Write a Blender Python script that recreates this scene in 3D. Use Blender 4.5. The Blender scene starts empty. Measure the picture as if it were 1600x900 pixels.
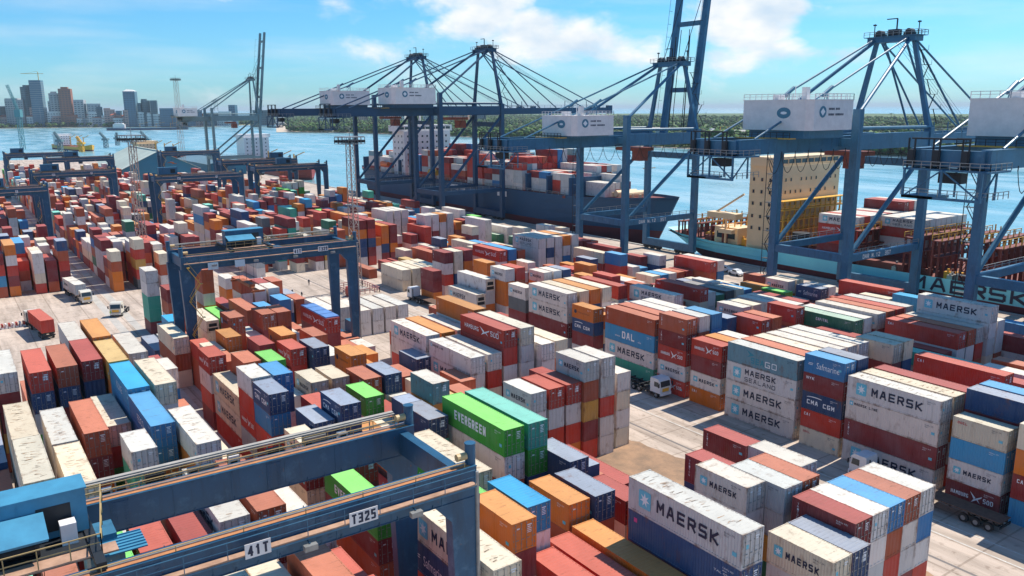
import bpy, bmesh, math, random
import numpy as np
from mathutils import Vector, Matrix
random.seed(7)
R = math.radians
SC = bpy.context.scene
COL = SC.collection
# ------------------------------------------------------------ camera
FPX, CAMH = 1285.54, 45.407
PITCH, ROLL, YAW = 0.215648, -0.0061617, 0.964326
_cy, _sy, _cp, _sp, _cr, _sr = math.cos(YAW), math.sin(YAW), math.cos(PITCH), math.sin(PITCH), math.cos(ROLL), math.sin(ROLL)
cF = np.array([-_sy*_cp, _cy*_cp, -_sp]); _u = np.array([-_sy*_sp, _cy*_sp, _cp]); _r = np.array([_cy, _sy, 0.0])
cR = _r*_cr + _u*_sr; cU = -_r*_sr + _u*_cr
cam = bpy.data.cameras.new('camera'); camo = bpy.data.objects.new('camera', cam); COL.objects.link(camo)
camo.matrix_world = Matrix(((cR[0], cU[0], -cF[0], 0), (cR[1], cU[1], -cF[1], 0), (cR[2], cU[2], -cF[2], CAMH), (0, 0, 0, 1)))
cam.sensor_width = 36; cam.lens = 36*FPX/1600; cam.clip_start = 0.5; cam.clip_end = 60000
SC.camera = camo
def ray(X, Y): return cF + cR*((X-800)/FPX) - cU*((Y-450)/FPX)
def gz(X, Y, z=0.0):
    d = ray(X, Y); t = (z-CAMH)/d[2]; return d[0]*t, d[1]*t
def pr(x, y, z):
    d = np.array([x, y, z-CAMH]); w = d@cF
    return 800+FPX*(d@cR)/w, 450-FPX*(d@cU)/w, w
# ------------------------------------------------------------ world, sun, exposure
SUN_AZ, SUN_EL = R(-4), R(56)      # sun stands over +y, a little towards -x
w = bpy.data.worlds.new('World'); SC.world = w; w.use_nodes = True
nt = w.node_tree; nt.nodes.clear(); N = nt.nodes; Lk = nt.links
out = N.new('ShaderNodeOutputWorld'); bg = N.new('ShaderNodeBackground'); Lk.new(bg.outputs[0], out.inputs[0]); bg.inputs[1].default_value = 0.092
sky = N.new('ShaderNodeTexSky'); sky.sky_type = 'NISHITA'; sky.sun_disc = False; sky.sun_elevation = SUN_EL; sky.sun_rotation = SUN_AZ
sky.air_density = 1.0; sky.dust_density = 0.4; sky.ozone_density = 2.0; sky.altitude = 0
tc = N.new('ShaderNodeTexCoord')
def nm(op, a, b=None, c=None):
    n = N.new('ShaderNodeMath'); n.operation = op
    for i, v in enumerate((a, b, c)):
        if v is None: continue
        if isinstance(v, (int, float)): n.inputs[i].default_value = v
        else: Lk.new(v, n.inputs[i])
    return n.outputs[0]
def vdot(vec):
    n = N.new('ShaderNodeVectorMath'); n.operation = 'DOT_PRODUCT'; Lk.new(tc.outputs['Generated'], n.inputs[0]); n.inputs[1].default_value = vec; return n.outputs['Value']
sep = N.new('ShaderNodeSeparateXYZ'); Lk.new(tc.outputs['Generated'], sep.inputs[0])
el = sep.outputs[2]
az = nm('ARCTAN2', vdot((_cy, _sy, 0)), vdot((-_sy, _cy, 0)))        # azimuth from the view's heading
comb = N.new('ShaderNodeCombineXYZ'); Lk.new(az, comb.inputs[0]); Lk.new(nm('MULTIPLY', el, 1.9), comb.inputs[1]); 
nz = N.new('ShaderNodeTexNoise'); nz.inputs['Scale'].default_value = 7.0; nz.inputs['Detail'].default_value = 9; nz.inputs['Roughness'].default_value = 0.56; nz.inputs['Distortion'].default_value = 0.25
Lk.new(comb.outputs[0], nz.inputs['Vector'])
comb2 = N.new('ShaderNodeCombineXYZ'); Lk.new(nm('MULTIPLY', az, 1.0), comb2.inputs[0]); Lk.new(nm('MULTIPLY', el, 9.0), comb2.inputs[1]); comb2.inputs[2].default_value = 3.1
nz2 = N.new('ShaderNodeTexNoise'); nz2.inputs['Scale'].default_value = 3.2; nz2.inputs['Detail'].default_value = 7; nz2.inputs['Roughness'].default_value = 0.55
Lk.new(comb2.outputs[0], nz2.inputs['Vector'])
def blob(px, py, rx, ry, amp):
    d = ray(px, py); a0 = math.atan2(d@np.array([_cy, _sy, 0]), d@np.array([-_sy, _cy, 0])); e0 = d[2]/np.linalg.norm(d)
    u = nm('DIVIDE', nm('SUBTRACT', az, a0), rx/1300.0); v = nm('DIVIDE', nm('SUBTRACT', el, e0), ry/1300.0)
    q = nm('ADD', nm('MULTIPLY', u, u), nm('MULTIPLY', v, v))
    return nm('MULTIPLY', nm('MAXIMUM', nm('SUBTRACT', 1.0, q), 0.0), amp)
field = None
for b_ in [(560, 10, 100, 40, .26), (720, -20, 160, 60, .34), (745, 35, 90, 50, .34), (870, 60, 240, 60, .30), (1010, 20, 180, 50, .24), (1160, 30, 100, 80, .42), (1170, 85, 110, 45, .34), (1270, 90, 130, 26, .26), (930, 105, 380, 50, .15), (640, 60, 200, 60, .14), (84, 120, 26, 9, .19)]:
    f_ = blob(*b_); field = f_ if field is None else nm('MAXIMUM', field, f_)
dens = nm('ADD', nm('SUBTRACT', nz.outputs['Fac'], 0.60), field)
cum = N.new('ShaderNodeMapRange'); Lk.new(dens, cum.inputs[0]); cum.inputs[1].default_value = 0.0; cum.inputs[2].default_value = 0.20; cum.interpolation_type = 'SMOOTHSTEP'
veil = N.new('ShaderNodeMapRange'); Lk.new(nz2.outputs['Fac'], veil.inputs[0]); veil.inputs[1].default_value = 0.47; veil.inputs[2].default_value = 0.78; veil.inputs[4].default_value = 0.48
low = N.new('ShaderNodeMapRange'); Lk.new(el, low.inputs[0]); low.inputs[1].default_value = 0.0; low.inputs[2].default_value = 0.16; low.inputs[3].default_value = 1.0; low.inputs[4].default_value = 0.55
cov = nm('MAXIMUM', cum.outputs[0], nm('MULTIPLY', veil.outputs[0], low.outputs[0]))
tint = N.new('ShaderNodeMix'); tint.data_type = 'RGBA'; tint.blend_type = 'MULTIPLY'; tint.inputs[0].default_value = 1
Lk.new(sky.outputs[0], tint.inputs[6]); tr_ = N.new('ShaderNodeMix'); tr_.data_type = 'RGBA'; Lk.new(low.outputs[0], tr_.inputs[0]); tr_.inputs[6].default_value = (0.13, 0.73, 1.02, 1); tr_.inputs[7].default_value = (0.44, 0.82, 1.16, 1)
Lk.new(tr_.outputs[2], tint.inputs[7])
nz3 = N.new('ShaderNodeTexNoise'); nz3.inputs['Scale'].default_value = 13; nz3.inputs['Detail'].default_value = 6; Lk.new(comb.outputs[0], nz3.inputs['Vector'])
cr = N.new('ShaderNodeValToRGB'); cr.color_ramp.elements[0].position = 0.34; cr.color_ramp.elements[0].color = (4.6, 5.7, 6.8, 1); cr.color_ramp.elements[1].position = 0.58; cr.color_ramp.elements[1].color = (7.4, 7.45, 7.4, 1)
Lk.new(nz3.outputs['Fac'], cr.inputs[0])
mx = N.new('ShaderNodeMix'); mx.data_type = 'RGBA'; Lk.new(cov, mx.inputs[0]); Lk.new(tint.outputs[2], mx.inputs[6]); Lk.new(cr.outputs[0], mx.inputs[7])
Lk.new(mx.outputs[2], bg.inputs[0])
sl = bpy.data.lights.new('sun', 'SUN'); sl.energy = 3.9; sl.angle = R(0.5); sl.color = (1, 0.94, 0.84)
so = bpy.data.objects.new('sun', sl); COL.objects.link(so)
_d = Vector((math.sin(SUN_AZ)*math.cos(SUN_EL), math.cos(SUN_AZ)*math.cos(SUN_EL), math.sin(SUN_EL)))
so.rotation_euler = _d.to_track_quat('Z', 'Y').to_euler(); so.location = (0, 0, 300)
SC.view_settings.view_transform = 'Standard'; SC.view_settings.look = 'None'; SC.view_settings.exposure = 0.62; SC.view_settings.gamma = 1.0
SC.view_settings.use_curve_mapping = False
SC.cycles.max_bounces = 6; SC.cycles.diffuse_bounces = 3; SC.cycles.glossy_bounces = 2; SC.cycles.use_denoising = True
# ------------------------------------------------------------ materials
MATS = {}
def mat(name, col, rough=0.6, metal=0.0, noise=0.0, nscale=1.0, col2=None, bump=0.0, bscale=8.0, coord='Object'):
    if name in MATS: return MATS[name]
    m = bpy.data.materials.new(name); m.use_nodes = True; t = m.node_tree; b = t.nodes['Principled BSDF']
    b.inputs['Base Color'].default_value = (*col, 1); b.inputs['Roughness'].default_value = rough; b.inputs['Metallic'].default_value = metal
    if noise or col2 or bump:
        c = t.nodes.new('ShaderNodeTexCoord')
    if noise or col2:
        n = t.nodes.new('ShaderNodeTexNoise'); n.inputs['Scale'].default_value = nscale; n.inputs['Detail'].default_value = 8; n.inputs['Roughness'].default_value = 0.65
        if coord == 'World':
            g = t.nodes.new('ShaderNodeNewGeometry'); t.links.new(g.outputs['Position'], n.inputs['Vector'])
        else: t.links.new(c.outputs['Object'], n.inputs['Vector'])
        r = t.nodes.new('ShaderNodeValToRGB'); r.color_ramp.elements[0].position = 0.35; r.color_ramp.elements[1].position = 0.68
        c2 = col2 if col2 else tuple(max(0, v*(1-noise)) for v in col)
        r.color_ramp.elements[0].color = (*col, 1); r.color_ramp.elements[1].color = (*c2, 1)
        t.links.new(n.outputs['Fac'], r.inputs[0]); t.links.new(r.outputs[0], b.inputs['Base Color'])
    if bump:
        n2 = t.nodes.new('ShaderNodeTexNoise'); n2.inputs['Scale'].default_value = bscale; n2.inputs['Detail'].default_value = 5
        g = t.nodes.new('ShaderNodeNewGeometry'); t.links.new(g.outputs['Position'], n2.inputs['Vector'])
        bp = t.nodes.new('ShaderNodeBump'); bp.inputs['Strength'].default_value = bump; t.links.new(n2.outputs['Fac'], bp.inputs['Height']); t.links.new(bp.outputs[0], b.inputs['Normal'])
    MATS[name] = m; return m
# container paints: side colour, roof colour (faded paint plus painted-in sun brightening), rust amount
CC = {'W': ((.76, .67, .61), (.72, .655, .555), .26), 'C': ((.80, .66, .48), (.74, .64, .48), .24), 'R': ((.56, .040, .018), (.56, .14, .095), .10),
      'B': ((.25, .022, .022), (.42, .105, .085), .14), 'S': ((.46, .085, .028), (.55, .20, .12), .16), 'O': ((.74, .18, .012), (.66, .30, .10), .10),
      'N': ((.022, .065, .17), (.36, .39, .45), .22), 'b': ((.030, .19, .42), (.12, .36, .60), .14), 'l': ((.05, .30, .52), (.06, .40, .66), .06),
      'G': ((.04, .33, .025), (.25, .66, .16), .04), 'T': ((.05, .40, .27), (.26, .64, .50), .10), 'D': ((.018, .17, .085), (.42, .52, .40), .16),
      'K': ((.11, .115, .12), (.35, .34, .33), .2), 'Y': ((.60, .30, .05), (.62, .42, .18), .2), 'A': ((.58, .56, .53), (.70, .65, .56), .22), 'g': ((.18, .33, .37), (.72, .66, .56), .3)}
def cmat(code, frame=False):
    key = 'container_paint_%s_%s' % (code, 'frame' if frame else 'wall')
    if key in MATS: return MATS[key]
    side, roof, rust = CC[code]
    if frame: rust = min(.8, rust*1.7+.12)
    m = bpy.data.materials.new(key); m.use_nodes = True; t = m.node_tree; nn = t.nodes; lk = t.links; b = nn['Principled BSDF']
    b.inputs['Roughness'].default_value = 0.62; b.inputs['Specular IOR Level'].default_value = 0.3
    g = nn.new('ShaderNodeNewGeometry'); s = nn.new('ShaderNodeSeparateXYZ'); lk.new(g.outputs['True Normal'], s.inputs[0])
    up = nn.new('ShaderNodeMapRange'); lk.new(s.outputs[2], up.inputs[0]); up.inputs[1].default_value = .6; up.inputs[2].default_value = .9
    # patchy fading of the roof sheet, world-space so that every container differs
    def noise(scale, sx=1, sy=1, sz=1, det=6, ro=.6):
        mp = nn.new('ShaderNodeMapping'); mp.inputs['Scale'].default_value = (sx, sy, sz); lk.new(g.outputs['Position'], mp.inputs['Vector'])
        n = nn.new('ShaderNodeTexNoise'); n.inputs['Scale'].default_value = scale; n.inputs['Detail'].default_value = det; n.inputs['Roughness'].default_value = ro; lk.new(mp.outputs[0], n.inputs['Vector']); return n.outputs['Fac']
    def mix(f, a, c, bt='MIX'):
        x = nn.new('ShaderNodeMix'); x.data_type = 'RGBA'; x.blend_type = bt
        for i, v in ((0, f), (6, a), (7, c)):
            if isinstance(v, tuple): x.inputs[i].default_value = (*v, 1)
            elif isinstance(v, float): x.inputs[i].default_value = v
            else: lk.new(v, x.inputs[i])
        return x.outputs[2]
    def rng(v, a, c, lo=0., hi=1.):
        x = nn.new('ShaderNodeMapRange'); lk.new(v, x.inputs[0]); x.inputs[1].default_value = a; x.inputs[2].default_value = c; x.inputs[3].default_value = lo; x.inputs[4].default_value = hi; return x.outputs[0]
    def mul(a, c):
        x = nn.new('ShaderNodeMath'); x.operation = 'MULTIPLY'
        for i, v in enumerate((a, c)):
            if isinstance(v, float): x.inputs[i].default_value = v
            else: lk.new(v, x.inputs[i])
        return x.outputs[0]
    dark = tuple(v*.62 for v in side); light = tuple(v*.8+.06 for v in side)
    cs = mix(rng(noise(.35, 1, 1, 1), .35, .7), side, light)
    cs = mix(mul(rng(noise(1.6, 1.4, 1.4, .12), .52, .75), .55), cs, dark)       # rain streaks
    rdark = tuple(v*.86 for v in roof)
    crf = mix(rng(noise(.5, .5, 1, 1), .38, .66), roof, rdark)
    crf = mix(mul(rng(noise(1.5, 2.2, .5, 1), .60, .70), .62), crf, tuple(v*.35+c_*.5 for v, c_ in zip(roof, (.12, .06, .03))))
    cc = mix(up.outputs[0], cs, crf)  # upward faces take the roof tone: fading and sunlit look in the colour
    rn = rng(noise(.9, 1, 1, .5, 9, .7), .62-rust*.28, .74-rust*.16)
    rf = mul(rn, min(.85, .30+rust))
    cc = mix(rf, cc, (.20, .075, .028))
    oi = nn.new('ShaderNodeObjectInfo')
    cc = mix(1.0, cc, oi.outputs['Color'], 'MULTIPLY')
    lk.new(cc, b.inputs['Base Color'])
    bp = nn.new('ShaderNodeBump'); bp.inputs['Strength'].default_value = .5; bp.inputs['Distance'].default_value = .05; lk.new(noise(1.3, 1, 1, 1, 3, .5), bp.inputs['Height']); lk.new(bp.outputs[0], b.inputs['Normal'])
    MATS[key] = m; return m
M_blue = mat('crane_blue_paint', (.017, .098, .185), .45, 0, .35, .25, (.013, .072, .14))
M_blue2 = mat('crane_blue_paint_light', (.045, .17, .27), .45, 0, .3, .3, (.035, .13, .21))
M_bluesky = mat('light_blue_painted_steel', (.06, .27, .42), .55, 0, .35, .6, (.045, .20, .32))
def weathered(m, rust=.5):
    t = m.node_tree; b = t.nodes['Principled BSDF']; src = b.inputs['Base Color'].links[0].from_socket; nn = t.nodes; lk = t.links
    g = nn.new('ShaderNodeNewGeometry')
    def layer(src, sc, sx, sy, sz, lo, hi, col, amt):
        mp = nn.new('ShaderNodeMapping'); mp.inputs['Scale'].default_value = (sx, sy, sz); lk.new(g.outputs['Position'], mp.inputs[0])
        n = nn.new('ShaderNodeTexNoise'); n.inputs['Scale'].default_value = sc; n.inputs['Detail'].default_value = 8; n.inputs['Roughness'].default_value = .7; lk.new(mp.outputs[0], n.inputs[0])
        r = nn.new('ShaderNodeMapRange'); lk.new(n.outputs[0], r.inputs[0]); r.inputs[1].default_value = lo; r.inputs[2].default_value = hi; r.inputs[4].default_value = amt
        x = nn.new('ShaderNodeMix'); x.data_type = 'RGBA'; lk.new(r.outputs[0], x.inputs[0]); lk.new(src, x.inputs[6]); x.inputs[7].default_value = (*col, 1); return x.outputs[2]
    src = layer(src, 1.0, 1, 1, .15, .52, .72, (.01, .03, .05), .55)          # run-off streaks
    src = layer(src, .6, 1, 1, 1, .54, .74, (.10, .23, .33), .6)             # chalky sun-faded patches
    src = layer(src, 3.0, 1, 1, .6, .63, .70, (.16, .065, .03), rust)         # rust spots
    lk.new(src, b.inputs['Base Color'])
M_navyc = mat('crane_dark_navy_paint', (.012, .065, .14), .5, 0, .35, .25, (.009, .048, .105))
M_sts = mat('quay_crane_mid_blue', (.032, .155, .275), .45, 0, .3, .25, (.024, .118, .21)); weathered(M_sts, .3)
weathered(M_blue, .7); weathered(M_blue2, .5)
M_dark = mat('dark_machinery', (.018, .022, .028), .6, .2)
M_steel = mat('galvanised_steel', (.36, .36, .35), .5, .5, .3, 2)
M_rail = mat('safety_yellow', (.62, .38, .05), .5)
M_walk = mat('rusty_walkway_plate', (.50, .30, .20), .8, 0, .3, 1.0, (.30, .17, .11))
M_white = mat('white_paint', (.82, .77, .74), .5, 0, .15, .6)
M_black = mat('black_rubber', (.02, .02, .02), .8)
M_txtd = mat('dark_navy_lettering', (.012, .02, .05), .6)
M_txtw = mat('white_lettering', (.80, .80, .80), .6)
M_txtr = mat('red_lettering', (.5, .03, .04), .6)
M_star = mat('pale_blue_emblem', (.13, .50, .62), .5)
M_glass = mat('dark_window_glass', (.03, .05, .06), .12)
M_redp = mat('red_paint', (.42, .035, .02), .5, 0, .25, .5)
M_conc = mat('pale_concrete', (.46, .43, .39), .9, 0, .2, .6)
# ------------------------------------------------------------ mesh helpers
class MB:
    def __init__(s): s.v = []; s.f = []; s.m = []
    def add(s, vs, fs, mi=0):
        o = len(s.v); s.v += [tuple(p) for p in vs]; s.f += [tuple(i+o for i in f) for f in fs]; s.m += [mi]*len(fs)
    def box(s, x0, y0, z0, x1, y1, z1, mi=0):
        s.add([(x0, y0, z0), (x1, y0, z0), (x1, y1, z0), (x0, y1, z0), (x0, y0, z1), (x1, y0, z1), (x1, y1, z1), (x0, y1, z1)],
              [(0, 3, 2, 1), (4, 5, 6, 7), (0, 1, 5, 4), (1, 2, 6, 5), (2, 3, 7, 6), (3, 0, 4, 7)], mi)
    def bar(s, a, b, w, h=None, mi=0, w2=None, h2=None):
        a = Vector(a); b = Vector(b); d = b-a
        if d.length < 1e-6: return
        h = w if h is None else h; w2 = w if w2 is None else w2; h2 = h if h2 is None else h2
        d.normalize(); up = Vector((0, 0, 1)) if abs(d.z) < .95 else Vector((1, 0, 0))
        x = d.cross(up).normalized(); y = x.cross(d).normalized()
        p = [a+x*sx*w/2+y*sy*h/2 for sx, sy in ((-1, -1), (1, -1), (1, 1), (-1, 1))]+[b+x*sx*w2/2+y*sy*h2/2 for sx, sy in ((-1, -1), (1, -1), (1, 1), (-1, 1))]
        s.add(p, [(0, 3, 2, 1), (4, 5, 6, 7), (0, 1, 5, 4), (1, 2, 6, 5), (2, 3, 7, 6), (3, 0, 4, 7)], mi)
    def tube(s, a, b, r, n=8, mi=0, r2=None):
        a = Vector(a); b = Vector(b); d = (b-a)
        if d.length < 1e-6: return
        d.normalize(); r2 = r if r2 is None else r2
        up = Vector((0, 0, 1)) if abs(d.z) < .95 else Vector((1, 0, 0)); x = d.cross(up).normalized(); y = x.cross(d)
        vs = [a+(x*math.cos(6.2832*i/n)+y*math.sin(6.2832*i/n))*r for i in range(n)]+[b+(x*math.cos(6.2832*i/n)+y*math.sin(6.2832*i/n))*r2 for i in range(n)]
        s.add(vs, [(i, (i+1) % n, n+(i+1) % n, n+i) for i in range(n)]+[tuple(range(n))[::-1], tuple(range(n, 2*n))], mi)
    def prism(s, pts, z0, z1, mi=0):
        n = len(pts); s.add([(x, y, z0) for x, y in pts]+[(x, y, z1) for x, y in pts], [tuple(range(n))[::-1], tuple(range(n, 2*n))]+[(i, (i+1) % n, n+(i+1) % n, n+i) for i in range(n)], mi)
    def mesh(s, name, mats):
        me = bpy.data.meshes.new(name); me.from_pydata(s.v, [], s.f)
        for m in mats: me.materials.append(m)
        if len(mats) > 1: me.polygons.foreach_set('material_index', s.m)
        me.update(); return me
    def build(s, name, mats, parent=None, loc=None):
        if not isinstance(mats, (list, tuple)): mats = [mats]
        o = bpy.data.objects.new(name, s.mesh(name, mats)); COL.objects.link(o)
        if parent: o.parent = parent
        if loc: o.location = loc
        return o
def tag(o, label=None, cat=None, group=None, kind=None):
    if label: o['label'] = label
    if cat: o['category'] = cat
    if group: o['group'] = group
    if kind: o['kind'] = kind
    return o
def thing(name, label, cat, loc=(0, 0, 0), rz=0, group=None):
    o = bpy.data.objects.new(name, None); COL.objects.link(o); o.location = loc; o.rotation_euler.z = rz; o.empty_display_size = .5
    return tag(o, label, cat, group)
def dup(o, parent=None):
    c = o.copy(); COL.objects.link(c); c.parent = parent
    for ch in list(o.children): dup(ch, c)
    return c
GL = {'A': ['0,0 .38,1 .62,1 1,0', '.17,.34 .83,.34'], 'B': ['0,0 0,1 .85,1 1,.85 1,.6 .85,.5 0,.5', '.85,.5 1,.4 1,.12 .85,0 0,0'], 'C': ['1,1 .1,1 0,.9 0,.1 .1,0 1,0'], 'D': ['0,0 0,1 .82,1 1,.8 1,.2 .82,0 0,0'], 'E': ['1,1 0,1 0,0 1,0', '0,.5 .9,.5'],
      'G': ['1,1 .1,1 0,.9 0,.1 .1,0 1,0 1,.45 .6,.45'], 'H': ['0,0 0,1', '1,0 1,1', '0,.5 1,.5'], 'I': ['.5,0 .5,1'], 'K': ['0,0 0,1', '1,1 .2,.5 1,0', '0,.5 .3,.5'], 'L': ['0,1 0,0 1,0'], 'M': ['0,0 0,1 .5,.38 1,1 1,0'], 'N': ['0,0 0,1 1,0 1,1'],
      'O': ['.1,0 0,.1 0,.9 .1,1 .9,1 1,.9 1,.1 .9,0 .1,0'], 'P': ['0,0 0,1 .85,1 1,.85 1,.58 .85,.45 0,.45'], 'R': ['0,0 0,1 .85,1 1,.85 1,.6 .85,.48 0,.48', '.5,.48 1,0'], 'S': ['1,1 .1,1 0,.9 0,.6 .1,.5 .9,.5 1,.4 1,.1 .9,0 0,0'], 'T': ['0,1 1,1', '.5,1 .5,0'],
      'U': ['0,1 0,.1 .1,0 .9,0 1,.1 1,1'], 'V': ['0,1 .5,0 1,1'], 'Y': ['0,1 .5,.5 1,1', '.5,.5 .5,0'], '1': ['.2,.8 .5,1 .5,0'], '2': ['0,.85 .1,1 .9,1 1,.9 1,.6 0,.1 0,0 1,0'], '3': ['0,1 1,1 1,0 0,0', '.2,.5 1,.5'], '4': ['.75,0 .75,1 0,.3 1,.3'], '5': ['1,1 0,1 0,.55 .9,.55 1,.45 1,.1 .9,0 0,0'], '9': ['0,0 1,0 1,1 0,1 0,.5 1,.5'],
      'Ü': ['0,.78 0,.1 .1,0 .9,0 1,.1 1,.78', '.25,.9 .25,1', '.75,.9 .75,1'], '.': ['.2,0 .2,.08'], ' ': []}
def stroke_text(s, height, width, matl, wt=.19, gap=.32):
    """square block lettering from straight strokes, facing -Y"""
    k = ('st', s, height, width, matl.name, wt)
    if k in _tc: return _tc[k]
    mb = MB(); th = height*wt; n = len(s); cw = width/(n+(n-1)*gap); e = 0
    for i, ch in enumerate(s):
        x0 = i*cw*(1+gap)
        for st in GL.get(ch, []):
            pts = [(x0+th/2+float(p.split(',')[0])*(cw-th), th/2+float(p.split(',')[1])*(height-th)) for p in st.split()]
            for (ax, az), (bx, bz) in zip(pts, pts[1:]):
                d = math.hypot(bx-ax, bz-az)
                if d < 1e-6: continue
                ux, uz = (bx-ax)/d, (bz-az)/d; px, pz = -uz*th/2, ux*th/2; ex, ez = ux*th*.42, uz*th*.42; e += 1; y = -.0006*(e % 9)
                q = [(ax-ex+px, az-ez+pz), (bx+ex+px, bz+ez+pz), (bx+ex-px, bz+ez-pz), (ax-ex-px, az-ez-pz)]
                mb.add([(a_, y, b_) for a_, b_ in q[::-1]], [(0, 1, 2, 3)])
    _tc[k] = mb.mesh('lettering', [matl]); return _tc[k]
_tc = {}
def text_mesh(s, height, width=None, bold=0.0, matl=None, ext=.012):
    """lettering lying in the XZ plane, facing -Y, lower left at the origin"""
    k = (s, round(height, 3), width, bold, matl.name)
    if k in _tc: return _tc[k]
    cu = bpy.data.curves.new('txt', 'FONT'); cu.body = s; cu.size = 1; cu.extrude = 0; cu.offset = bold; cu.resolution_u = 2
    ob = bpy.data.objects.new('txt', cu); COL.objects.link(ob)
    dg = bpy.context.evaluated_depsgraph_get(); me = bpy.data.meshes.new_from_object(ob.evaluated_get(dg))
    bpy.data.objects.remove(ob); bpy.data.curves.remove(cu)
    co = np.array([v.co[:] for v in me.vertices]); mn, mxx = co.min(0), co.max(0)
    sx = (width/(mxx[0]-mn[0])) if width else height/(mxx[1]-mn[1]); sz = height/(mxx[1]-mn[1])
    for v in me.vertices:
        x, y, _ = v.co; v.co = ((x-mn[0])*sx, -ext, (y-mn[1])*sz)
    me.materials.clear(); me.materials.append(matl); me.name = 'lettering'
    _tc[k] = me; return me
def child(name, me, parent, loc=(0, 0, 0), rot=(0, 0, 0)):
    o = bpy.data.objects.new(name, me); COL.objects.link(o); o.parent = parent; o.location = loc; o.rotation_euler = rot; return o
# ------------------------------------------------------------ ground, water, shores
def sheet(name, pts, z, m, kind='structure'):
    mb = MB(); n = len(pts); mb.add([(x, y, z) for x, y in pts], [tuple(range(n))]); o = mb.build(name, m)
    return tag(o, kind=kind)
def ground_mat():
    m = mat('yard_concrete', (.40, .335, .29), .9); t = m.node_tree; b = t.nodes['Principled BSDF']; nn = t.nodes; lk = t.links
    g = nn.new('ShaderNodeNewGeometry')
    def noise(sc, det, sx=1, sy=1):
        mp = nn.new('ShaderNodeMapping'); mp.inputs['Scale'].default_value = (sx, sy, 1); lk.new(g.outputs['Position'], mp.inputs[0])
        n = nn.new('ShaderNodeTexNoise'); n.inputs['Scale'].default_value = sc; n.inputs['Detail'].default_value = det; n.inputs['Roughness'].default_value = .62; lk.new(mp.outputs[0], n.inputs[0]); return n.outputs[0]
    def ramp(f, a, c1, c, c2):
        r = nn.new('ShaderNodeValToRGB'); r.color_ramp.elements[0].position = a; r.color_ramp.elements[1].position = c; r.color_ramp.elements[0].color = (*c1, 1); r.color_ramp.elements[1].color = (*c2, 1); lk.new(f, r.inputs[0]); return r.outputs[0]
    base = ramp(noise(.06, 9), .35, (.60, .485, .395), .68, (.49, .39, .315))
    def mul(a, c):
        x = nn.new('ShaderNodeMix'); x.data_type = 'RGBA'; x.blend_type = 'MULTIPLY'; x.inputs[0].default_value = 1; lk.new(a, x.inputs[6]); lk.new(c, x.inputs[7]); return x.outputs[2]
    c = mul(base, ramp(noise(.5, 6, .12, 1.0), .42, (1, 1, 1), .66, (.62, .61, .60)))       # tyre tracks along the lanes
    c = mul(c, ramp(noise(.9, 8), .56, (1, 1, 1), .70, (.60, .56, .53)))                    # oil and damp patches
    # slab joints
    br = nn.new('ShaderNodeTexBrick'); br.inputs['Scale'].default_value = .1; br.inputs['Color1'].default_value = (1, 1, 1, 1); br.inputs['Color2'].default_value = (.93, .93, .93, 1); br.inputs['Mortar'].default_value = (.68, .66, .64, 1)
    br.inputs['Mortar Size'].default_value = .012; br.offset = 0; br.inputs['Brick Width'].default_value = .6; br.inputs['Row Height'].default_value = .6; lk.new(g.outputs['Position'], br.inputs[0])
    c = mul(c, br.outputs[0])
    lk.new(c, b.inputs['Base Color']); return m
def water_mat():
    m = mat('harbour_water', (.035, .26, .34), .18); t = m.node_tree; b = t.nodes['Principled BSDF']; nn = t.nodes; lk = t.links
    g = nn.new('ShaderNodeNewGeometry')
    mp = nn.new('ShaderNodeMapping'); mp.inputs['Scale'].default_value = (.010, .030, 1); mp.inputs['Rotation'].default_value = (0, 0, .35); lk.new(g.outputs['Position'], mp.inputs[0])
    n = nn.new('ShaderNodeTexNoise'); n.inputs['Scale'].default_value = 1; n.inputs['Detail'].default_value = 8; n.inputs['Roughness'].default_value = .6; lk.new(mp.outputs[0], n.inputs[0])
    r = nn.new('ShaderNodeValToRGB'); r.color_ramp.elements[0].position = .36; r.color_ramp.elements[1].position = .66; r.color_ramp.elements[0].color = (.13, .33, .38, 1); r.color_ramp.elements[1].color = (.34, .48, .50, 1)
    lk.new(n.outputs[0], r.inputs[0]); lk.new(r.outputs[0], b.inputs['Base Color'])
    r2 = nn.new('ShaderNodeMapRange'); lk.new(n.outputs[0], r2.inputs[0]); r2.inputs[1].default_value = .35; r2.inputs[2].default_value = .65; r2.inputs[3].default_value = .14; r2.inputs[4].default_value = .32; lk.new(r2.outputs[0], b.inputs['Roughness'])
    n2 = nn.new('ShaderNodeTexNoise'); n2.inputs['Scale'].default_value = .35; n2.inputs['Detail'].default_value = 6; lk.new(g.outputs['Position'], n2.inputs[0])
    bp = nn.new('ShaderNodeBump'); bp.inputs['Strength'].default_value = .35; bp.inputs['Distance'].default_value = .8; lk.new(n2.outputs[0], bp.inputs['Height']); lk.new(bp.outputs[0], b.inputs['Normal'])
    return m
QY = 192.0      # quay edge
M_ground = ground_mat()
def slab(name, pts, z0, z1, m):
    mb = MB(); mb.prism(pts, z0, z1); return tag(mb.build(name, m), kind='structure')
slab('yard_ground', [(400, -900), (400, QY), (-640, QY), (-760, 150), (-900, 120), (-1100, -900)], -5, 0, M_ground)
sheet('harbour_water', [(9000, -9000), (9000, 40000), (-40000, 40000), (-40000, -9000)], -4.0, water_mat())
M_sand = mat('beach_sand', (.62, .50, .38), .95, 0, .2, .01, coord='World')
M_grassland = mat('shore_scrub', (.06, .12, .035), .95, 0, 0, .02, (.14, .17, .05), coord='World')
def P(px, py, z=-4): return gz(px, py, z)
pen = [P(432, 207), P(470, 206.5), P(540, 208), P(650, 211), P(780, 217), P(900, 223), P(1010, 230), P(1110, 235), P(1230, 238), P(1340, 243), P(1480, 249), P(1750, 258)]
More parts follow.
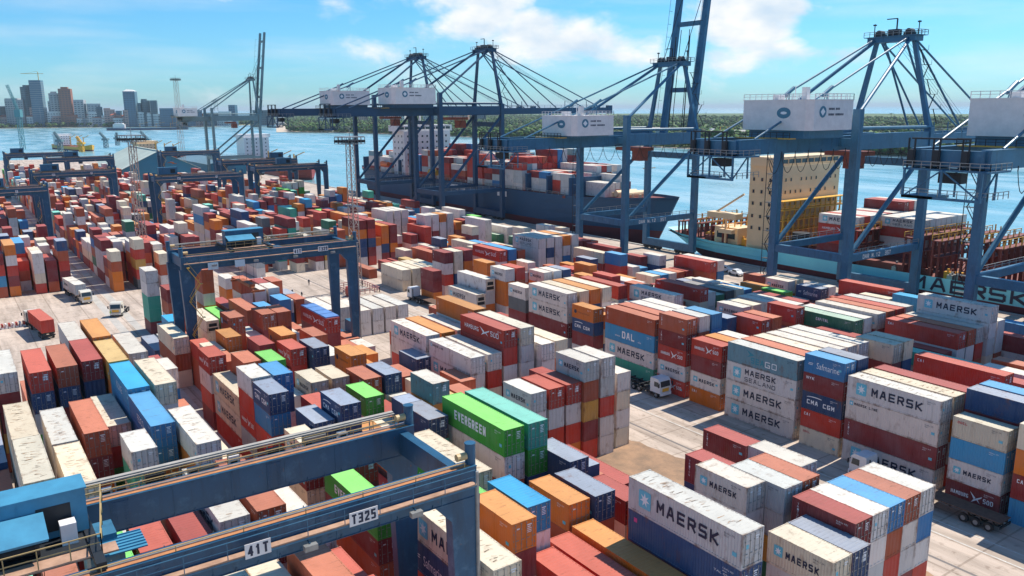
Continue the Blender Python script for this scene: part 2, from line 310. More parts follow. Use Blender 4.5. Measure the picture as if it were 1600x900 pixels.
back = [P(1900, 181), P(1500, 178.5), P(1300, 177.5), P(1100, 177.5), P(900, 178), P(600, 180), P(430, 183)]
slab('shore_beach', pen+back, -6, -3.2, M_sand)
pen2 = [(x*1.012-6, y*1.012+4) for x, y in pen[1:]]
slab('shore_terrain', pen2+[(x*.99, y*.99) for x, y in back], -6, -2.2, M_grassland)
city = [P(-700, 225), P(-200, 207), P(0, 201), P(150, 199.5), P(330, 197.5), P(440, 193.5), P(600, 191), P(760, 189)]
cback = [P(900, 181), P(-700, 184)]
slab('city_beach', city+cback, -6, -3.0, M_sand)
slab('city_terrain', [(x*1.012, y*1.012) for x, y in city]+cback, -6, -1.6, M_grassland)
# dirt lot beside the middle block, drain and kerb lines
rnd = random.Random(3)
dp = [(-82, 74.6), (-70, 76.2), (-58, 76.6), (-48, 76.4), (-36, 76.0), (-36, 48), (-60, 48), (-82, 53)]
dpts = []
for i, (a, b_) in enumerate(zip(dp, dp[1:]+dp[:1])):
    for k in range(8):
        t_ = k/8; dpts.append((a[0]+(b_[0]-a[0])*t_+rnd.uniform(-.35, .35), a[1]+(b_[1]-a[1])*t_+rnd.uniform(-.35, .35)))
sheet('dirt_lot_ground', dpts, .006, mat('orange_brown_dirt', (.40, .24, .14), .95, 0, 0, .35, (.20, .135, .09), coord='World'))
M_dl = mat('drain_grate', (.16, .14, .13), .8)
sheet('drain_strip', [(-110, 79.0), (-20, 79.0), (-20, 79.35), (-110, 79.35)], .010, M_dl)
sheet('drain_strip_beyond_yard', [(-222, 79.0), (-165, 79.0), (-165, 79.35), (-222, 79.35)], .010, M_dl)
sheet('cross_drain_strip', [(-192, 30), (-191.6, 30), (-191.6, 92), (-192, 92)], .012, M_dl)
M_run = mat('runway_concrete', (.50, .46, .41), .9, 0, .25, .4, coord='World')
for i, y in enumerate((-3.0, 28.2, 31.3, 62.2)):
    sheet('crane_runway', [(-640, y-.8), (-20, y-.8), (-20, y+.8), (-640, y+.8)], .005, M_run)
M_line = mat('white_road_paint', (.70, .68, .62), .8, 0, .4, 1.5, coord='World')
for y in (84.2, 86.9):
    sheet('lane_marking', [(-215, y), (-20, y), (-20, y+.15), (-215, y+.15)], .014, M_line)
mb = MB(); mb.box(-640, QY-.9, 0, 300, QY-.002, .28); tag(mb.build('quay_kerb', M_conc), kind='structure')
# ------------------------------------------------------------ container stacks: pixel-measured tops, snapped to the yard rows
R1 = [-.1, 2.8, 6.3, 9.3, 12.3, 15.1, 18.0, 20.9]
R2 = [28.4+2.85*i for i in range(12)]
R2b = [56.8+2.8*i for i in range(7)]
R3 = [93.3+2.85*i for i in range(25)]
ENT = '''
F 27 580 2.8 5 40 W B
L 31.5 547.5 6.3 5 40 R N
L 70 540.5 9.3 5 40 S N
L 107 532 12.3 5 40 B N
L 124 500 15.1 5 40 O
L 144 531 15.1 5 40 Y
L 89.5 504.5 12.3 5 40 W
L 169 567.3 15.1 5 40 l:b1 l
L 197 611.6 15.1 5 40 b:b2 b
L 175 522 18.0 5 40 W
L 209 562.5 18.0 5 40 C A
L 262 639 17.9 5 40 W
L 4 632.6 2.8 5 40 C C
L 18.7 686 2.8 5 40 C W
L 48 626 6.3 3 40 C
L 61 641.5 6.3 4 40 W W
L 83 697 6.3 4 40 C
L 88.6 621 9.3 3 40 C
L 107 627.5 9.45 4 40 S B
L 129.5 609 12.5 3 40 R
L 186.6 676.5 12.2 5 20 W T
L 195 815 9.2 4 20 R
F 209 852 6.3 4 40 G
R 342.5 816 15 5 40 W:M B
R 300 838 12.2 4 40 B B
R 402 799 18 5 40 S B
L 372 872 15 5 40 C
L 446 849 18 5 40 S B
L 317 887 12.2 5 40 C
L 642 787 28.4 5 40 C:M N:SF R
X -74.5 9.9 28.4 4 40 G:EG B S
X -79 13.0 39.7 5 20 N T
X -90 11.0 31.2 4 20 N T
X -79 10.4 31.2 4 20 R B
X -86 10.4 28.4 4 20 C:m B
R 725 751 34.25 4 40 G
R 735 740 37.2 4 40 C
F 784 719 40.1 4 40 R B
L 690.6 618.8 42.7 5 40 G:EG
+ 2.9 T
L 736 775 33.8 5 20 O:TX B
L 761 752 36.7 5 20 l
L 806 851 36.7 3 40 R
L 855 842 39.6 3 40 R
L 894 821 42.45 3 40 O
L 826 751 42.45 4 20 O:TX S
L 866 739 45.3 4 20 N S
L 800 701 45.3 4 20 W
+ 2.8 N
L 983 743.6 45.18 5 40 W:M N:P
X -49.3 8.9 48.3 3 20 g
L 786 595.5 56.7 4 20 A:m W R
+ 2.85 R A R
+ 2.8 R W R
L 868 549 64.9 5 20 A:m S Y B R
+ 2.8 W A R W W
F 985.5 579 71.3 4 20 W C W C
L 1099 670.4 67.6 4 20 B:TX
L 1070.4 709 58 4 20 B:TX N
L 1086.7 725 54.6 5 20 W:m W W
+ 2.5 A A
+ 2.5 S:s W B
+ 2.5 W:t B
L 1200.7 829 52.4 4 20 C:m A:K
+ 2.46 N
L 1237.8 775 57.4 5 20 B:TX W A
+ 2.45 W W A
+ 2.45 b S R
+ 2.45 S W W B
+ 2.45 W b W R
L 308 543 28.4 4 20 R:HS W R
L 332 583 28.6 3 40 C:M C:M R
L 369 572 28.4 5 20 W R R:HS
L 391 593 28.4 5 20 N:CM b R
L 403 568 31.25 5 20 b N
L 360 551 31.25 4 20 S B
L 444 616 31.25 4 20 C
L 460 580 36.85 4 20 C:m
L 492 574 39.7 4 20 C
L 432 532 39.7 4 20 R:HS R
L 467 530 42.55 4 20 N N
L 419 512 40.6 4 20 O:HL O
L 522 541 45.4 4 20 O:HL O
L 540 575 42.55 4 20 S:TX
R 602 586 45.4 4 20 N
L 540 601 39.7 4 20 G
L 500 611 34 5 20 N:CM
L 469 618 34 4 20 R
L 611 620 42.55 4 20 N
L 641 581 48.25 4 20 g
L 469 477 51.1 4 40 R:HT B
L 415 478 45.4 4 20 S B
L 392 481 42.55 4 20 S B
L 421 461 53.95 3 20 b N
L 343 486 36.85 4 20 S:MS S
L 336 515 34 4 20 O
L 302 415 42.55 5 20 S S
L 340 429 51.1 3 20 W:m O
R 322 502 39.7 2 40 C:RF C:RF
+ 2.85 G C:RF
L 217 417 32.3 5 20 W W T T B
L 245 505 28.6 3 40 C
R 562 486 66.8 2 40 W:RF W:RF
+ 2.85 W:RF W:RF
+ 2.85 W:RF W:RF
+ 2.85 W:RF W:RF
X -166 5.8 63.9 2 40 W:RF W:RF
X -166 5.8 61.1 2 40 W:RF W:RF
L 595 411 93.3 2 40 C:RF C:RF
+ 2.85 C:RF C:RF
+ 2.85 C C
+ 2.85 C C
L 642 386 111 2 40 S:TX S
L 675 390 99.0 4 20 B:TX W:m R:TX W:m
+ 2.85 C C
+ 2.85 B O
L 738 382 110.4 4 40 R:HS W:m R
+ 2.85 b O
L 714 423 96.1 3 40 W:RF
L 700 446 93.3 2 40 W:MR W
L 657 418 93.3 3 20 B:TX B
L 681 463 67.9 5 40 O:TX
L 610 500 59.3 4 40 W:M W:M R:HS
+ 2.85 O
+ 2.85 W
L 670 530 59.3 4 40 W:ML W:M
+ 2.9 W R
L 719 491 65.05 5 40 R:HS R W
R 814 513 67.9 5 40 C A W
X -107 10.9 70.9 4 20 N R
X -100.5 10.9 70.9 4 20 W
X -107 10.9 73.7 4 40 C
L 766 415 99.0 4 20 W:m O:HL O:HL W:m
+ 2.85 R
L 794 442 93.3 4 20 W:m K:KL B
L 826 442 93.3 4 40 W:M W:M B
+ 2.85 C
+ 2.85 O
+ 2.85 C
L 894 474 93.3 4 20 O:HL N:CM B
L 946 478 93.3 4 40 S:TX l:DL W:M T
+ 2.85 S
+ 2.85 W
+ 2.85 W
L 1030 488 93.3 5 20 S:TX B:TX R:HS W:m R:HS
+ 2.85 W
+ 2.85 b
L 1081 528 93.3 4 20 R:HS B W:m O:C2
+ 2.85 O
+ 2.85 W
L 1137.6 533 93.1 4 40 g:SG W:MS W:M W:M
+ 2.85 S
+ 2.85 C
+ 2.85 W
+ 2.85 W
+ 2.85 W
L 1258 551.3 93.1 5 20 b:SF B:NY N:CM R:C2 C:OO
+ 2.85 N
L 1325.5 586 93.1 4 40 W:M W:ML B:TX W:M
+ 2.85 C
+ 2.85 B
L 1490 649 93.1 4 20 C:OO l W:m B:HS
L 1593 661 93.1 4 20 C O:C2 B:C2 l
L 1511 606 96.1 5 40 N
+ 2.85 b
L 1238 480 121.8 4 40 D:CP
+ 2.85 W
L 1144 490 107.5 4 20 R:TX
+ 2.85 S
L 1120 471 116.1 4 20 A:m
+ 2.85 C
L 1199 472 118.9 4 20 R:TX
+ 2.85 W
+ 2.85 O
L 1274 470 127.5 4 40 W
+ 2.85 S
+ 2.85 R
+ 2.85 W
L 1151 462 130.3 3 40 W
+ 2.85 W
L 1196 433 147.4 3 20 W:m
+ 2.85 C
L 1244 444 147.4 3 20 N:SF
+ 2.85 W
L 1384 497 127.5 4 40 R:C2 W
+ 2.85 S W
+ 2.85 A R
L 1434.4 458.9 136 5 40 W:M W A
+ 2.85! W
L 1337 525 110.4 4 20 C:OO B
+ 2.85 C N
L 1429 553 110.4 4 40 R:C2
+ 2.85! W
L 984 445 110.4 4 40 W:MS
L 1024 436 118.9 4 40 R:C2
L 974 473 99.0 4 40 b
L 896 386 138.9 3 40 C R
L 937 391 138.9 3 20 b R
L 976 399 147.4 3 20 B:TX
L 1005 395 150.2 3 20 W:m
L 1053 399 153.1 3 40 R:TX S
+ 2.85 W b
L 959 418 138.9 2 20 W:m
L 993 426 138.9 2 20 C
+ 2.85 b
+ 2.85 W
+ 2.85 S
+ 2.85 B
L 905 432 107.5 4 40 R
L 826 420 113.2 3 20 W:m
+ 2.85 W
+ 2.85 N
L 803 411 118.9 3 20 W
L 801 365 130.3 4 40 W:MS W:MS W:MS
+ 2.85 W N W
+ 2.85 W W W
+ 2.85 O W b
+ 2.85 W A A
L 650 334 130.3 4 20 W:M W W
+ 2.85 W W B
+ 2.85 O W W
+ 2.85 W W W
L 690 323 147.3 4 40 W:MS
L 726.5 338 141.0 4 40 W:M W:M W:M
L 636 349 127.5 3 40 R:HS R
L 628 364 121.8 2 20 B W:m
R 560 345 99 5 40 B O N N W
+ 2.85 B R N B R
F 607 352 107.5 4 40 O O N B
+ 2.85 B B O B
L 580 325 124.6 4 40 W W W
+ 2.85 W W W
+ 2.85 W A W
L 626 311 158.8 3 40 B l
L 745 360 144.6 2 40 D:MS
L 760 349 147.4 3 40 W:M
'''
BOX = []    # dict(x,y,z,L,h,c,t,hand,top,n,k)
STK = []
def overlap(x, y, L):
    for s in STK:
        if x < s['x']+s['L']-.05 and x+L > s['x']+.05 and y < s['y']+2.40 and y+2.40 > s['y']: return True
    return False
vispts = []
prev = None
palette = 'W'*20+'C'*9+'R'*11+'B'*21+'S'*14+'O'*11+'N'*7+'b'*4+'l'*2+'G'*1+'T'*2+'D'*1+'K'*1+'A'*6+'Y'*1
prng = random.Random(11)
def add_stack(x, y, L, ztop, n, toks, hand=True):
    if overlap(x, y, L):
        # trim small clashes by sliding along the row
        for dx in (.3, -.3, .7, -.7, 1.2, -1.2, 2., -2.):
            if not overlap(x+dx, y, L): x += dx; break
        else: return None
    h = ztop/n
    s = dict(x=x, y=y, L=L, z=ztop, n=n, h=h, t=toks); STK.append(s)
    for k in range(n):
        tk = toks[k] if k < len(toks) else prng.choice(palette)
        c, _, tx = tk.partition(':')
        BOX.append(dict(x=x, y=y, z=ztop-(k+1)*h, L=L, h=h-.02, c=c, t=tx, k=k, n=n, s=s, hand=hand))
    if hand:
        for k in range(len(toks)):
            zc = ztop-(k+.5)*h
            if k == 0: vispts.extend([(x+L*.15, y+1.2, ztop+.05), (x+L*.5, y+1.2, ztop+.05), (x+L*.9, y+1.2, ztop+.05)])
            if k == 0 or tx: vispts.extend([(x+L*.2, y-.05, zc), (x+L*.75, y-.05, zc)])
            vispts.append((x+L+.05, y+1.2, zc))
    return s
for l in ENT.strip().split('\n'):
    a = l.split()
    if a[0] == '+':
        solid = a[1].endswith('!'); dy = float(a[1].strip('!'))
        x, y, L, z, n = prev; y += dy
        zz = z-z/n if solid else z; nn_ = n-1 if solid else n
        add_stack(x, y, L, zz, nn_, a[2:]); prev = (x, y, L, zz, nn_); continue
    L = 12.19 if a[5] == '40' else 6.06; y = float(a[3]); n = int(a[4])
    if a[0] == 'X': x, z = float(a[1]), float(a[2])
    else:
        d = ray(float(a[1]), float(a[2])); yc = y+(2.438 if a[0] in 'Ff' else 0); t_ = yc/d[1]; x = d[0]*t_; z = CAMH+d[2]*t_
        if a[0] in 'RF': x -= L
    z = min(max(z, n*2.45), n*3.02)
    add_stack(x, y, L, z, n, a[6:]); prev = (x, y, L, z, n)
# ground the photograph shows bare: sample pixels
GP = [(985, 720), (1000, 760), (1030, 700), (1010, 660), (1060, 650), (1050, 690), (960, 720), (1020, 730), (1100, 655), (1075, 745), (1270, 740), (1230, 755), (1490, 810), (1520, 850), (1590, 870), (1480, 880), (1560, 890), (1500, 780), (1230, 700), (1300, 730),
      (30, 470), (60, 500), (20, 520), (110, 490), (160, 500), (200, 490), (210, 530), (60, 530), (150, 460), (480, 410), (500, 425), (460, 440), (520, 445), (430, 420), (590, 430), (585, 455), (640, 470), (620, 460), (660, 485), (600, 440), (500, 450), (470, 455), (530, 470), (590, 545), (600, 560), (580, 535), (640, 465), (700, 400), (940, 378), (975, 388), (1120, 415), (1140, 430), (1160, 425), (980, 400), (150, 480), (240, 490), (100, 470), (0, 480), (40, 455), (540, 420), (450, 425), (655, 495), (670, 500)]
gpts = []
for p in GP:
    x, y = gz(*p, 0); gpts.append((x, y, .05))
for p in [(1120, 390), (1150, 395), (1200, 402), (1280, 420), (1350, 438), (1410, 440), (1440, 442), (1470, 450), (1500, 452), (1560, 455), (1590, 465), (600, 300), (650, 305), (700, 318), (760, 330), (850, 348), (900, 358), (960, 370), (1000, 372)]:
    d = ray(*p); t_ = 193.7/d[1]; gpts.append((d[0]*t_, 193.7, max(.2, CAMH+d[2]*t_)))
VP = np.array(vispts+gpts); CAMP = np.array([0, 0, CAMH])
def blocks_view(x0, x1, y0, y1, z1):
    """does a box standing here hide any point the photograph shows?"""
    D = VP-CAMP; lo = np.array([x0, y0, 0.]); hi = np.array([x1, y1, z1])
    with np.errstate(divide='ignore', invalid='ignore'):
        t1 = (lo-CAMP)/D; t2 = (hi-CAMP)/D
    tn = np.minimum(t1, t2).max(1); tf = np.maximum(t1, t2).min(1)
    return bool(((tn < tf) & (tn < .9985) & (tf > 0)).any())
def fill(rows, x0, x1, heights, skip=.08, p40=.55, seed=1, dens=1.):
    rg = random.Random(seed); x = x0
    while x < x1-12.3:
        base = rg.choice(heights)
        for y in rows:
            slots = [(x, 12.19)] if rg.random() < p40 else [(x, 6.06), (x+6.3, 6.06)]
            for sx, L in slots:
                if rg.random() < skip: continue
                n = max(1, base+rg.choice((-1, -1, 0, 0, 0, 1)))
                if overlap(sx, y, L): continue
                h = rg.choice((2.59, 2.6, 2.75, 2.9))
                while n > 0 and blocks_view(sx, sx+L, y, y+2.44, n*h+.1): n -= 1
                if n > 0: add_stack(sx, y, L, n*h, n, [], hand=False)
        x += 13.0 if rg.random() < .8 else 14.2
fill(R1, -139, -40, [3, 4], .02, .8, 1)
fill(R2, -180, -40, [3, 4], .03, .4, 2)
fill(R2b[1:], -134, -60, [3, 4], .05, .4, 3)
fill(R3[:21], -215, -15, [3, 4], .02, .6, 4)
fill([R3[i] for i in range(20)], -330, -222, [2, 3, 4], .06, .5, 5)
fill([2.8+2.85*i for i in range(8)], -300, -226, [3, 4], .10, .35, 6)
fill([33.5+2.85*i for i in range(9)], -370, -214, [3, 4], .08, .5, 7)
fill([69+2.85*i for i in range(8)], -326, -222, [3, 4], .08, .5, 8)
fill([-26+2.85*i for i in range(8)], -300, -190, [3, 4], .08, .4, 9)
fill([3+2.85*i for i in range(7)], -480, -302, [3, 4], .12, .4, 10)
fill([33.5+2.85*i for i in range(9)], -600, -372, [3, 4], .12, .45, 12)
fill([69+2.85*i for i in range(8)], -560, -332, [3, 4], .10, .5, 13)
fill([108+2.85*i for i in range(9)], -520, -332, [2, 3, 4], .12, .5, 14)
fill([140+2.85*i for i in range(5)], -470, -332, [1, 2, 3], .2, .5, 15)
# containers on the ships' decks join the same list
def ship_stack(x, y, zb, L, toks, n=None, rg=random.Random(77)):
    n = n or len(toks)
    for k in range(n):
        tk = toks[k] if k < len(toks) else rg.choice('WWWRRBACWS'); c, _, tx = tk.partition(':')
        BOX.append(dict(x=x, y=y, z=zb+(n-1-k)*2.62, L=L, h=2.59, c=c, t=tx, k=k, n=n, s=None, hand=False, ship=True))
rg = random.Random(5)
for bay, (xb, top) in enumerate([(-418, 4), (-404, 4), (-372, 4), (-358, 5), (-344, 4), (-330, 4), (-316, 5), (-302, 4), (-286, 5), (-272, 3), (-258, 3), (-244, 2)]):
    for j in range(11):
        yy = 195.2+j*2.62
        if xb > -250 and (j < 3 or j > 7): continue
        if xb > -275 and j < 1: continue
        n = max(1, top+(1 if j > 5 else 0)-(rg.random() < .3))
        for half in range(2 if rg.random() < .4 else 1):
            pass
        if rg.random() < .45:
            ship_stack(xb, yy, 12.6, 6.06, [rg.choice(['W:m', 'W', 'A:m', 'R', 'B', 'W:m']) for _ in range(n)]); ship_stack(xb+6.2, yy, 12.6, 6.06, [rg.choice('WWRBASb') for _ in range(n)])
        else: ship_stack(xb, yy, 12.6, 12.19, [rg.choice(['W:M', 'W:M', 'R', 'R:HS', 'B', 'W:MS', 'g']) for _ in range(n)])
for j in range(11):
    yy = 198.0+j*2.62
    n = 4 if j < 8 else 5
    ship_stack(-137, yy, 6.2, 12.19, (['W:M', 'R:HS', 'R', 'B'] if j == 0 else [rg.choice('WRWBA') for _ in range(n)]))
    if 3 <= j: ship_stack(-123.5, yy, 6.2, 12.19, ['W:MS' if j == 3 else 'W', 'R', 'W', 'B'])
# ------------------------------------------------------------ which 300 show largest: a small depth buffer
def visibility():
    W, H = 640, 360; S = W/1600
    zb = np.full((H, W), 1e9, np.float32); ib = np.full((H, W), -1, np.int32)
    def P3(p):
        X, Y, d = pr(*p); return X*S, Y*S, d
    for i, b in enumerate(BOX):
        x0, x1, y0, y1, z0, z1 = b['x'], b['x']+b['L'], b['y'], b['y']+2.44, b['z'], b['z']+b['h']
        faces = [[(x0, y0, z1), (x1, y0, z1), (x1, y1, z1), (x0, y1, z1)], [(x1, y0, z0), (x1, y1, z0), (x1, y1, z1), (x1, y0, z1)]]
        faces.append([(x0, y0, z0), (x1, y0, z0), (x1, y0, z1), (x0, y0, z1)] if y0 > 0 else [(x0, y1, z0), (x1, y1, z0), (x1, y1, z1), (x0, y1, z1)])
        for f in faces:
            q = [P3(p) for p in f]
            if min(a[2] for a in q) < 1: continue
            xs = [a[0] for a in q]; ys = [a[1] for a in q]
            ax, bx, ay, by = int(max(0, min(xs))), int(min(W-1, max(xs)+1)), int(max(0, min(ys))), int(min(H-1, max(ys)+1))
            if ax >= bx or ay >= by: continue
            gx, gy = np.meshgrid(np.arange(ax, bx)+.5, np.arange(ay, by)+.5)
            ins = np.ones(gx.shape, bool); sgn = 0
            area = sum(q[k][0]*q[(k+1) % 4][1]-q[(k+1) % 4][0]*q[k][1] for k in range(4))
            for k in range(4):
                a, c = q[k], q[(k+1) % 4]; e = (c[0]-a[0])*(gy-a[1])-(c[1]-a[1])*(gx-a[0]); ins &= (e*area >= 0)
            if not ins.any(): continue
            # depth is affine in 1/d over a plane
            A = np.array([[a[0], a[1], 1] for a in q]); iv, *_ = np.linalg.lstsq(A, np.array([1/a[2] for a in q]), rcond=None)
            dep = 1/np.maximum(iv[0]*gx+iv[1]*gy+iv[2], 1e-6)
            sub = zb[ay:by, ax:bx]; m_ = ins & (dep < sub); sub[m_] = dep[m_]; ib[ay:by, ax:bx][m_] = i
    return np.bincount(ib[ib >= 0], minlength=len(BOX))
VIS = visibility()
order = np.argsort(-VIS)[:296]
CH = set(int(i) for i in order if VIS[i] > 2)
BIG = set(int(i) for i in order[:190] if VIS[i] > 2)
# ------------------------------------------------------------ the container, built once per length
def corr(mb, L, H, axis, off, inward, p0, p1, z0, z1, pitch=.28, depth=.036, mi=0):
    n = max(4, round((p1-p0)/pitch)); w_ = (p1-p0)/n; pts = []
    for i in range(n):
        a = p0+i*w_; pts += [(a, 0), (a+w_*.30, 0), (a+w_*.5, 1), (a+w_*.80, 1)]
    pts.append((p1, 0)); vs = []
    for z in (z0, z1):
        for p, d in pts:
            q = off+inward*depth*d
            vs.append((p, q, z) if axis == 'x' else (q, p, z))
    m_ = len(pts); fs = [(i, i+1, m_+i+1, m_+i) for i in range(m_-1)]
    if (axis == 'x') != (inward > 0): fs = [f[::-1] for f in fs]
    mb.add(vs, fs, mi)
BODY = {}
def body_mesh(L, doors):
    k = (L, doors)
    if k in BODY: return BODY[k]
    H, W = 2.59, 2.438; mb = MB()
    for x in (0, L-.15):
        for y in (0.005, W-.155): mb.box(x+.004, y, .10, x+.146, y+.15, H-.11, 1)
    for y in (.012, W-.092): mb.box(.15, y, .01, L-.15, y+.08, .17, 1); mb.box(.15, y, H-.09, L-.15, y+.08, H-.018, 1)
    for x in (.012, L-.112): mb.box(x, .16, .01, x+.10, W-.16, .17, 1); mb.box(x, .16, H-.12, x+.10, W-.16, H-.018, 1)
    for x in (0, L-.178):
        for y in (0, W-.162):
            for z in (0, H-.118): mb.box(x, y, z, x+.178, y+.162, z+.118, 1)
    corr(mb, L, H, 'x', .022, 1, .15, L-.15, .17, H-.09); corr(mb, L, H, 'x', W-.022, -1, .15, L-.15, .17, H-.09)
    corr(mb, L, H, 'y', .022, 1, .155, W-.155, .17, H-.12)
    if not doors: corr(mb, L, H, 'y', L-.022, -1, .155, W-.155, .17, H-.12, .5)
    # roof with shallow transverse corrugation
    n = round((L-.3)/.42); vs = []; pts = []
    for i in range(n):
        a = .15+i*(L-.3)/n; w_ = (L-.3)/n; pts += [(a, 0), (a+w_*.6, 0), (a+w_*.7, .022), (a+w_*.9, .022)]
    pts.append((L-.15, 0))
    for y in (.09, W-.09):
        for x, d in pts: vs.append((x, y, H-.038+d))
    m_ = len(pts); mb.add(vs, [(i, i+1, m_+i+1, m_+i) for i in range(m_-1)])
    mb.add([(0.02, .02, H-.045), (L-.02, .02, H-.045), (L-.02, W-.02, H-.045), (0.02, W-.02, H-.045)], [(0, 1, 2, 3)])
    mb.add([(0.02, .02, .05), (L-.02, .02, .05), (L-.02, W-.02, .05), (0.02, W-.02, .05)], [(3, 2, 1, 0)])
    me = mb.mesh('container_body', [cmat('W'), cmat('W', True)]); BODY[k] = me; return me
def door_mesh(side, variant=0):
    k = ('door', side, variant)
    if k in BODY: return BODY[k]
    H, W = 2.59, 2.438; mb = MB(); y0 = .16 if side == 0 else W/2+.008; y1 = W/2-.008 if side == 0 else W-.16
    mb.box(-.045, y0, .17, 0, y1, H-.125)
    for z0, z1 in ((.25, .78), (.84, 1.36), (1.42, 1.92), (1.98, 2.38)):      # pressed panels
        mb.box(0, y0+.10, z0, .018, y1-.10, z1)
    for z in (.4, 1.0, 1.6, 2.2):
        yy = y0 if side == 0 else y1-.06
        mb.box(.0, yy, z, .035, yy+.06, z+.12, 1)
    if side == 1 and variant < 3:
        for yy, zz, ww, hh in ((y0+.30, 2.06, .45, .10), (y0+.34, 1.90, .30, .08)): mb.box(.018, yy, zz, .024, yy+ww, zz+hh, 2)
        if variant == 1:
            for yy in (y0+.16, y0+.46):
                for zz in (1.42, 1.72): mb.box(.02, yy, zz, .026, yy+.25, zz+.24, 2)
        if variant == 0:
            for zz in (1.45, 1.6, 1.75): mb.box(.019, y0+.3, zz, .025, y0+.72, zz+.06, 2)
    if side == 0 and variant == 2: mb.box(.019, y0+.35, 1.4, .025, y0+.62, 1.7, 3)
    if side == 0 and variant != 2: mb.box(.019, y0+.35, 1.95, .025, y0+.62, 2.07, 2)
    me = mb.mesh('container_door', [cmat('W'), M_steel, M_txtw, M_star]); BODY[k] = me; return me
def bar_mesh():
    if 'bar' in BODY: return BODY['bar']
    mb = MB(); mb.tube((.045, 0, .12), (.045, 0, 2.44), .022, 6)
    for z in (.14, .62, 1.9, 2.36): mb.box(.01, -.05, z, .075, .05, z+.06)
    mb.box(.03, -.02, 1.02, .07, .30, 1.06)
    BODY['bar'] = mb.mesh('locking_bar', [M_steel]); return BODY['bar']
def reefer_mesh():
    if 'rf' in BODY: return BODY['rf']
    mb = MB(); W = 2.438; mb.box(-.05, .16, .17, 0, W-.16, 2.47, 0)
    mb.box(0, .45, 1.25, .012, W-.45, 1.95, 1); mb.box(0, .30, .35, .012, W-.30, 1.0, 1)
    mb.tube((.0, 1.22, 1.62), (.05, 1.22, 1.62), .34, 12, 1)
    mb.box(.01, .35, 2.1, .03, W-.35, 2.35, 0)
    BODY['rf'] = mb.mesh('refrigeration_unit', [cmat('C'), M_black]); return BODY['rf']
def emblem_meshes(sz):
    k = ('emb', sz)
    if k in BODY: return BODY[k]
    m1 = MB(); r_ = sz*.12; pts = []
    for cx, cz, a0 in ((sz-r_, r_, -90), (sz-r_, sz-r_, 0), (r_, sz-r_, 90), (r_, r_, 180)):
        for j in range(4): a = R(a0+30*j); pts.append((cx+r_*math.cos(a), 0, cz+r_*math.sin(a)))
    m1.add(pts, [tuple(range(len(pts)))])
    m2 = MB(); st = []
    for j in range(14):
        a = R(90+j*360/14); rr = sz*(.40 if j % 2 == 0 else .17); st.append((sz/2+rr*math.cos(a), -.008, sz/2+rr*math.sin(a)))
    st.append((sz/2, -.008, sz/2)); m2.add(st, [(j, (j+1) % 14, 14) for j in range(14)])
    BODY[k] = (m1.mesh('emblem', [M_star]), m2.mesh('star', [M_txtw])); return BODY[k]
def flat_mesh(name, polys, m):
    if name in BODY: return BODY[name]
    mb = MB()
    for p in polys: mb.add([(x, 0, z) for x, z in p], [tuple(range(len(p)))])
    BODY[name] = mb.mesh(name, [m]); return BODY[name]
def circle(cx, cz, r, n=14): return [(cx+r*math.cos(6.2832*i/n), cz+r*math.sin(6.2832*i/n)) for i in range(n)]
MK_CACHE = {}
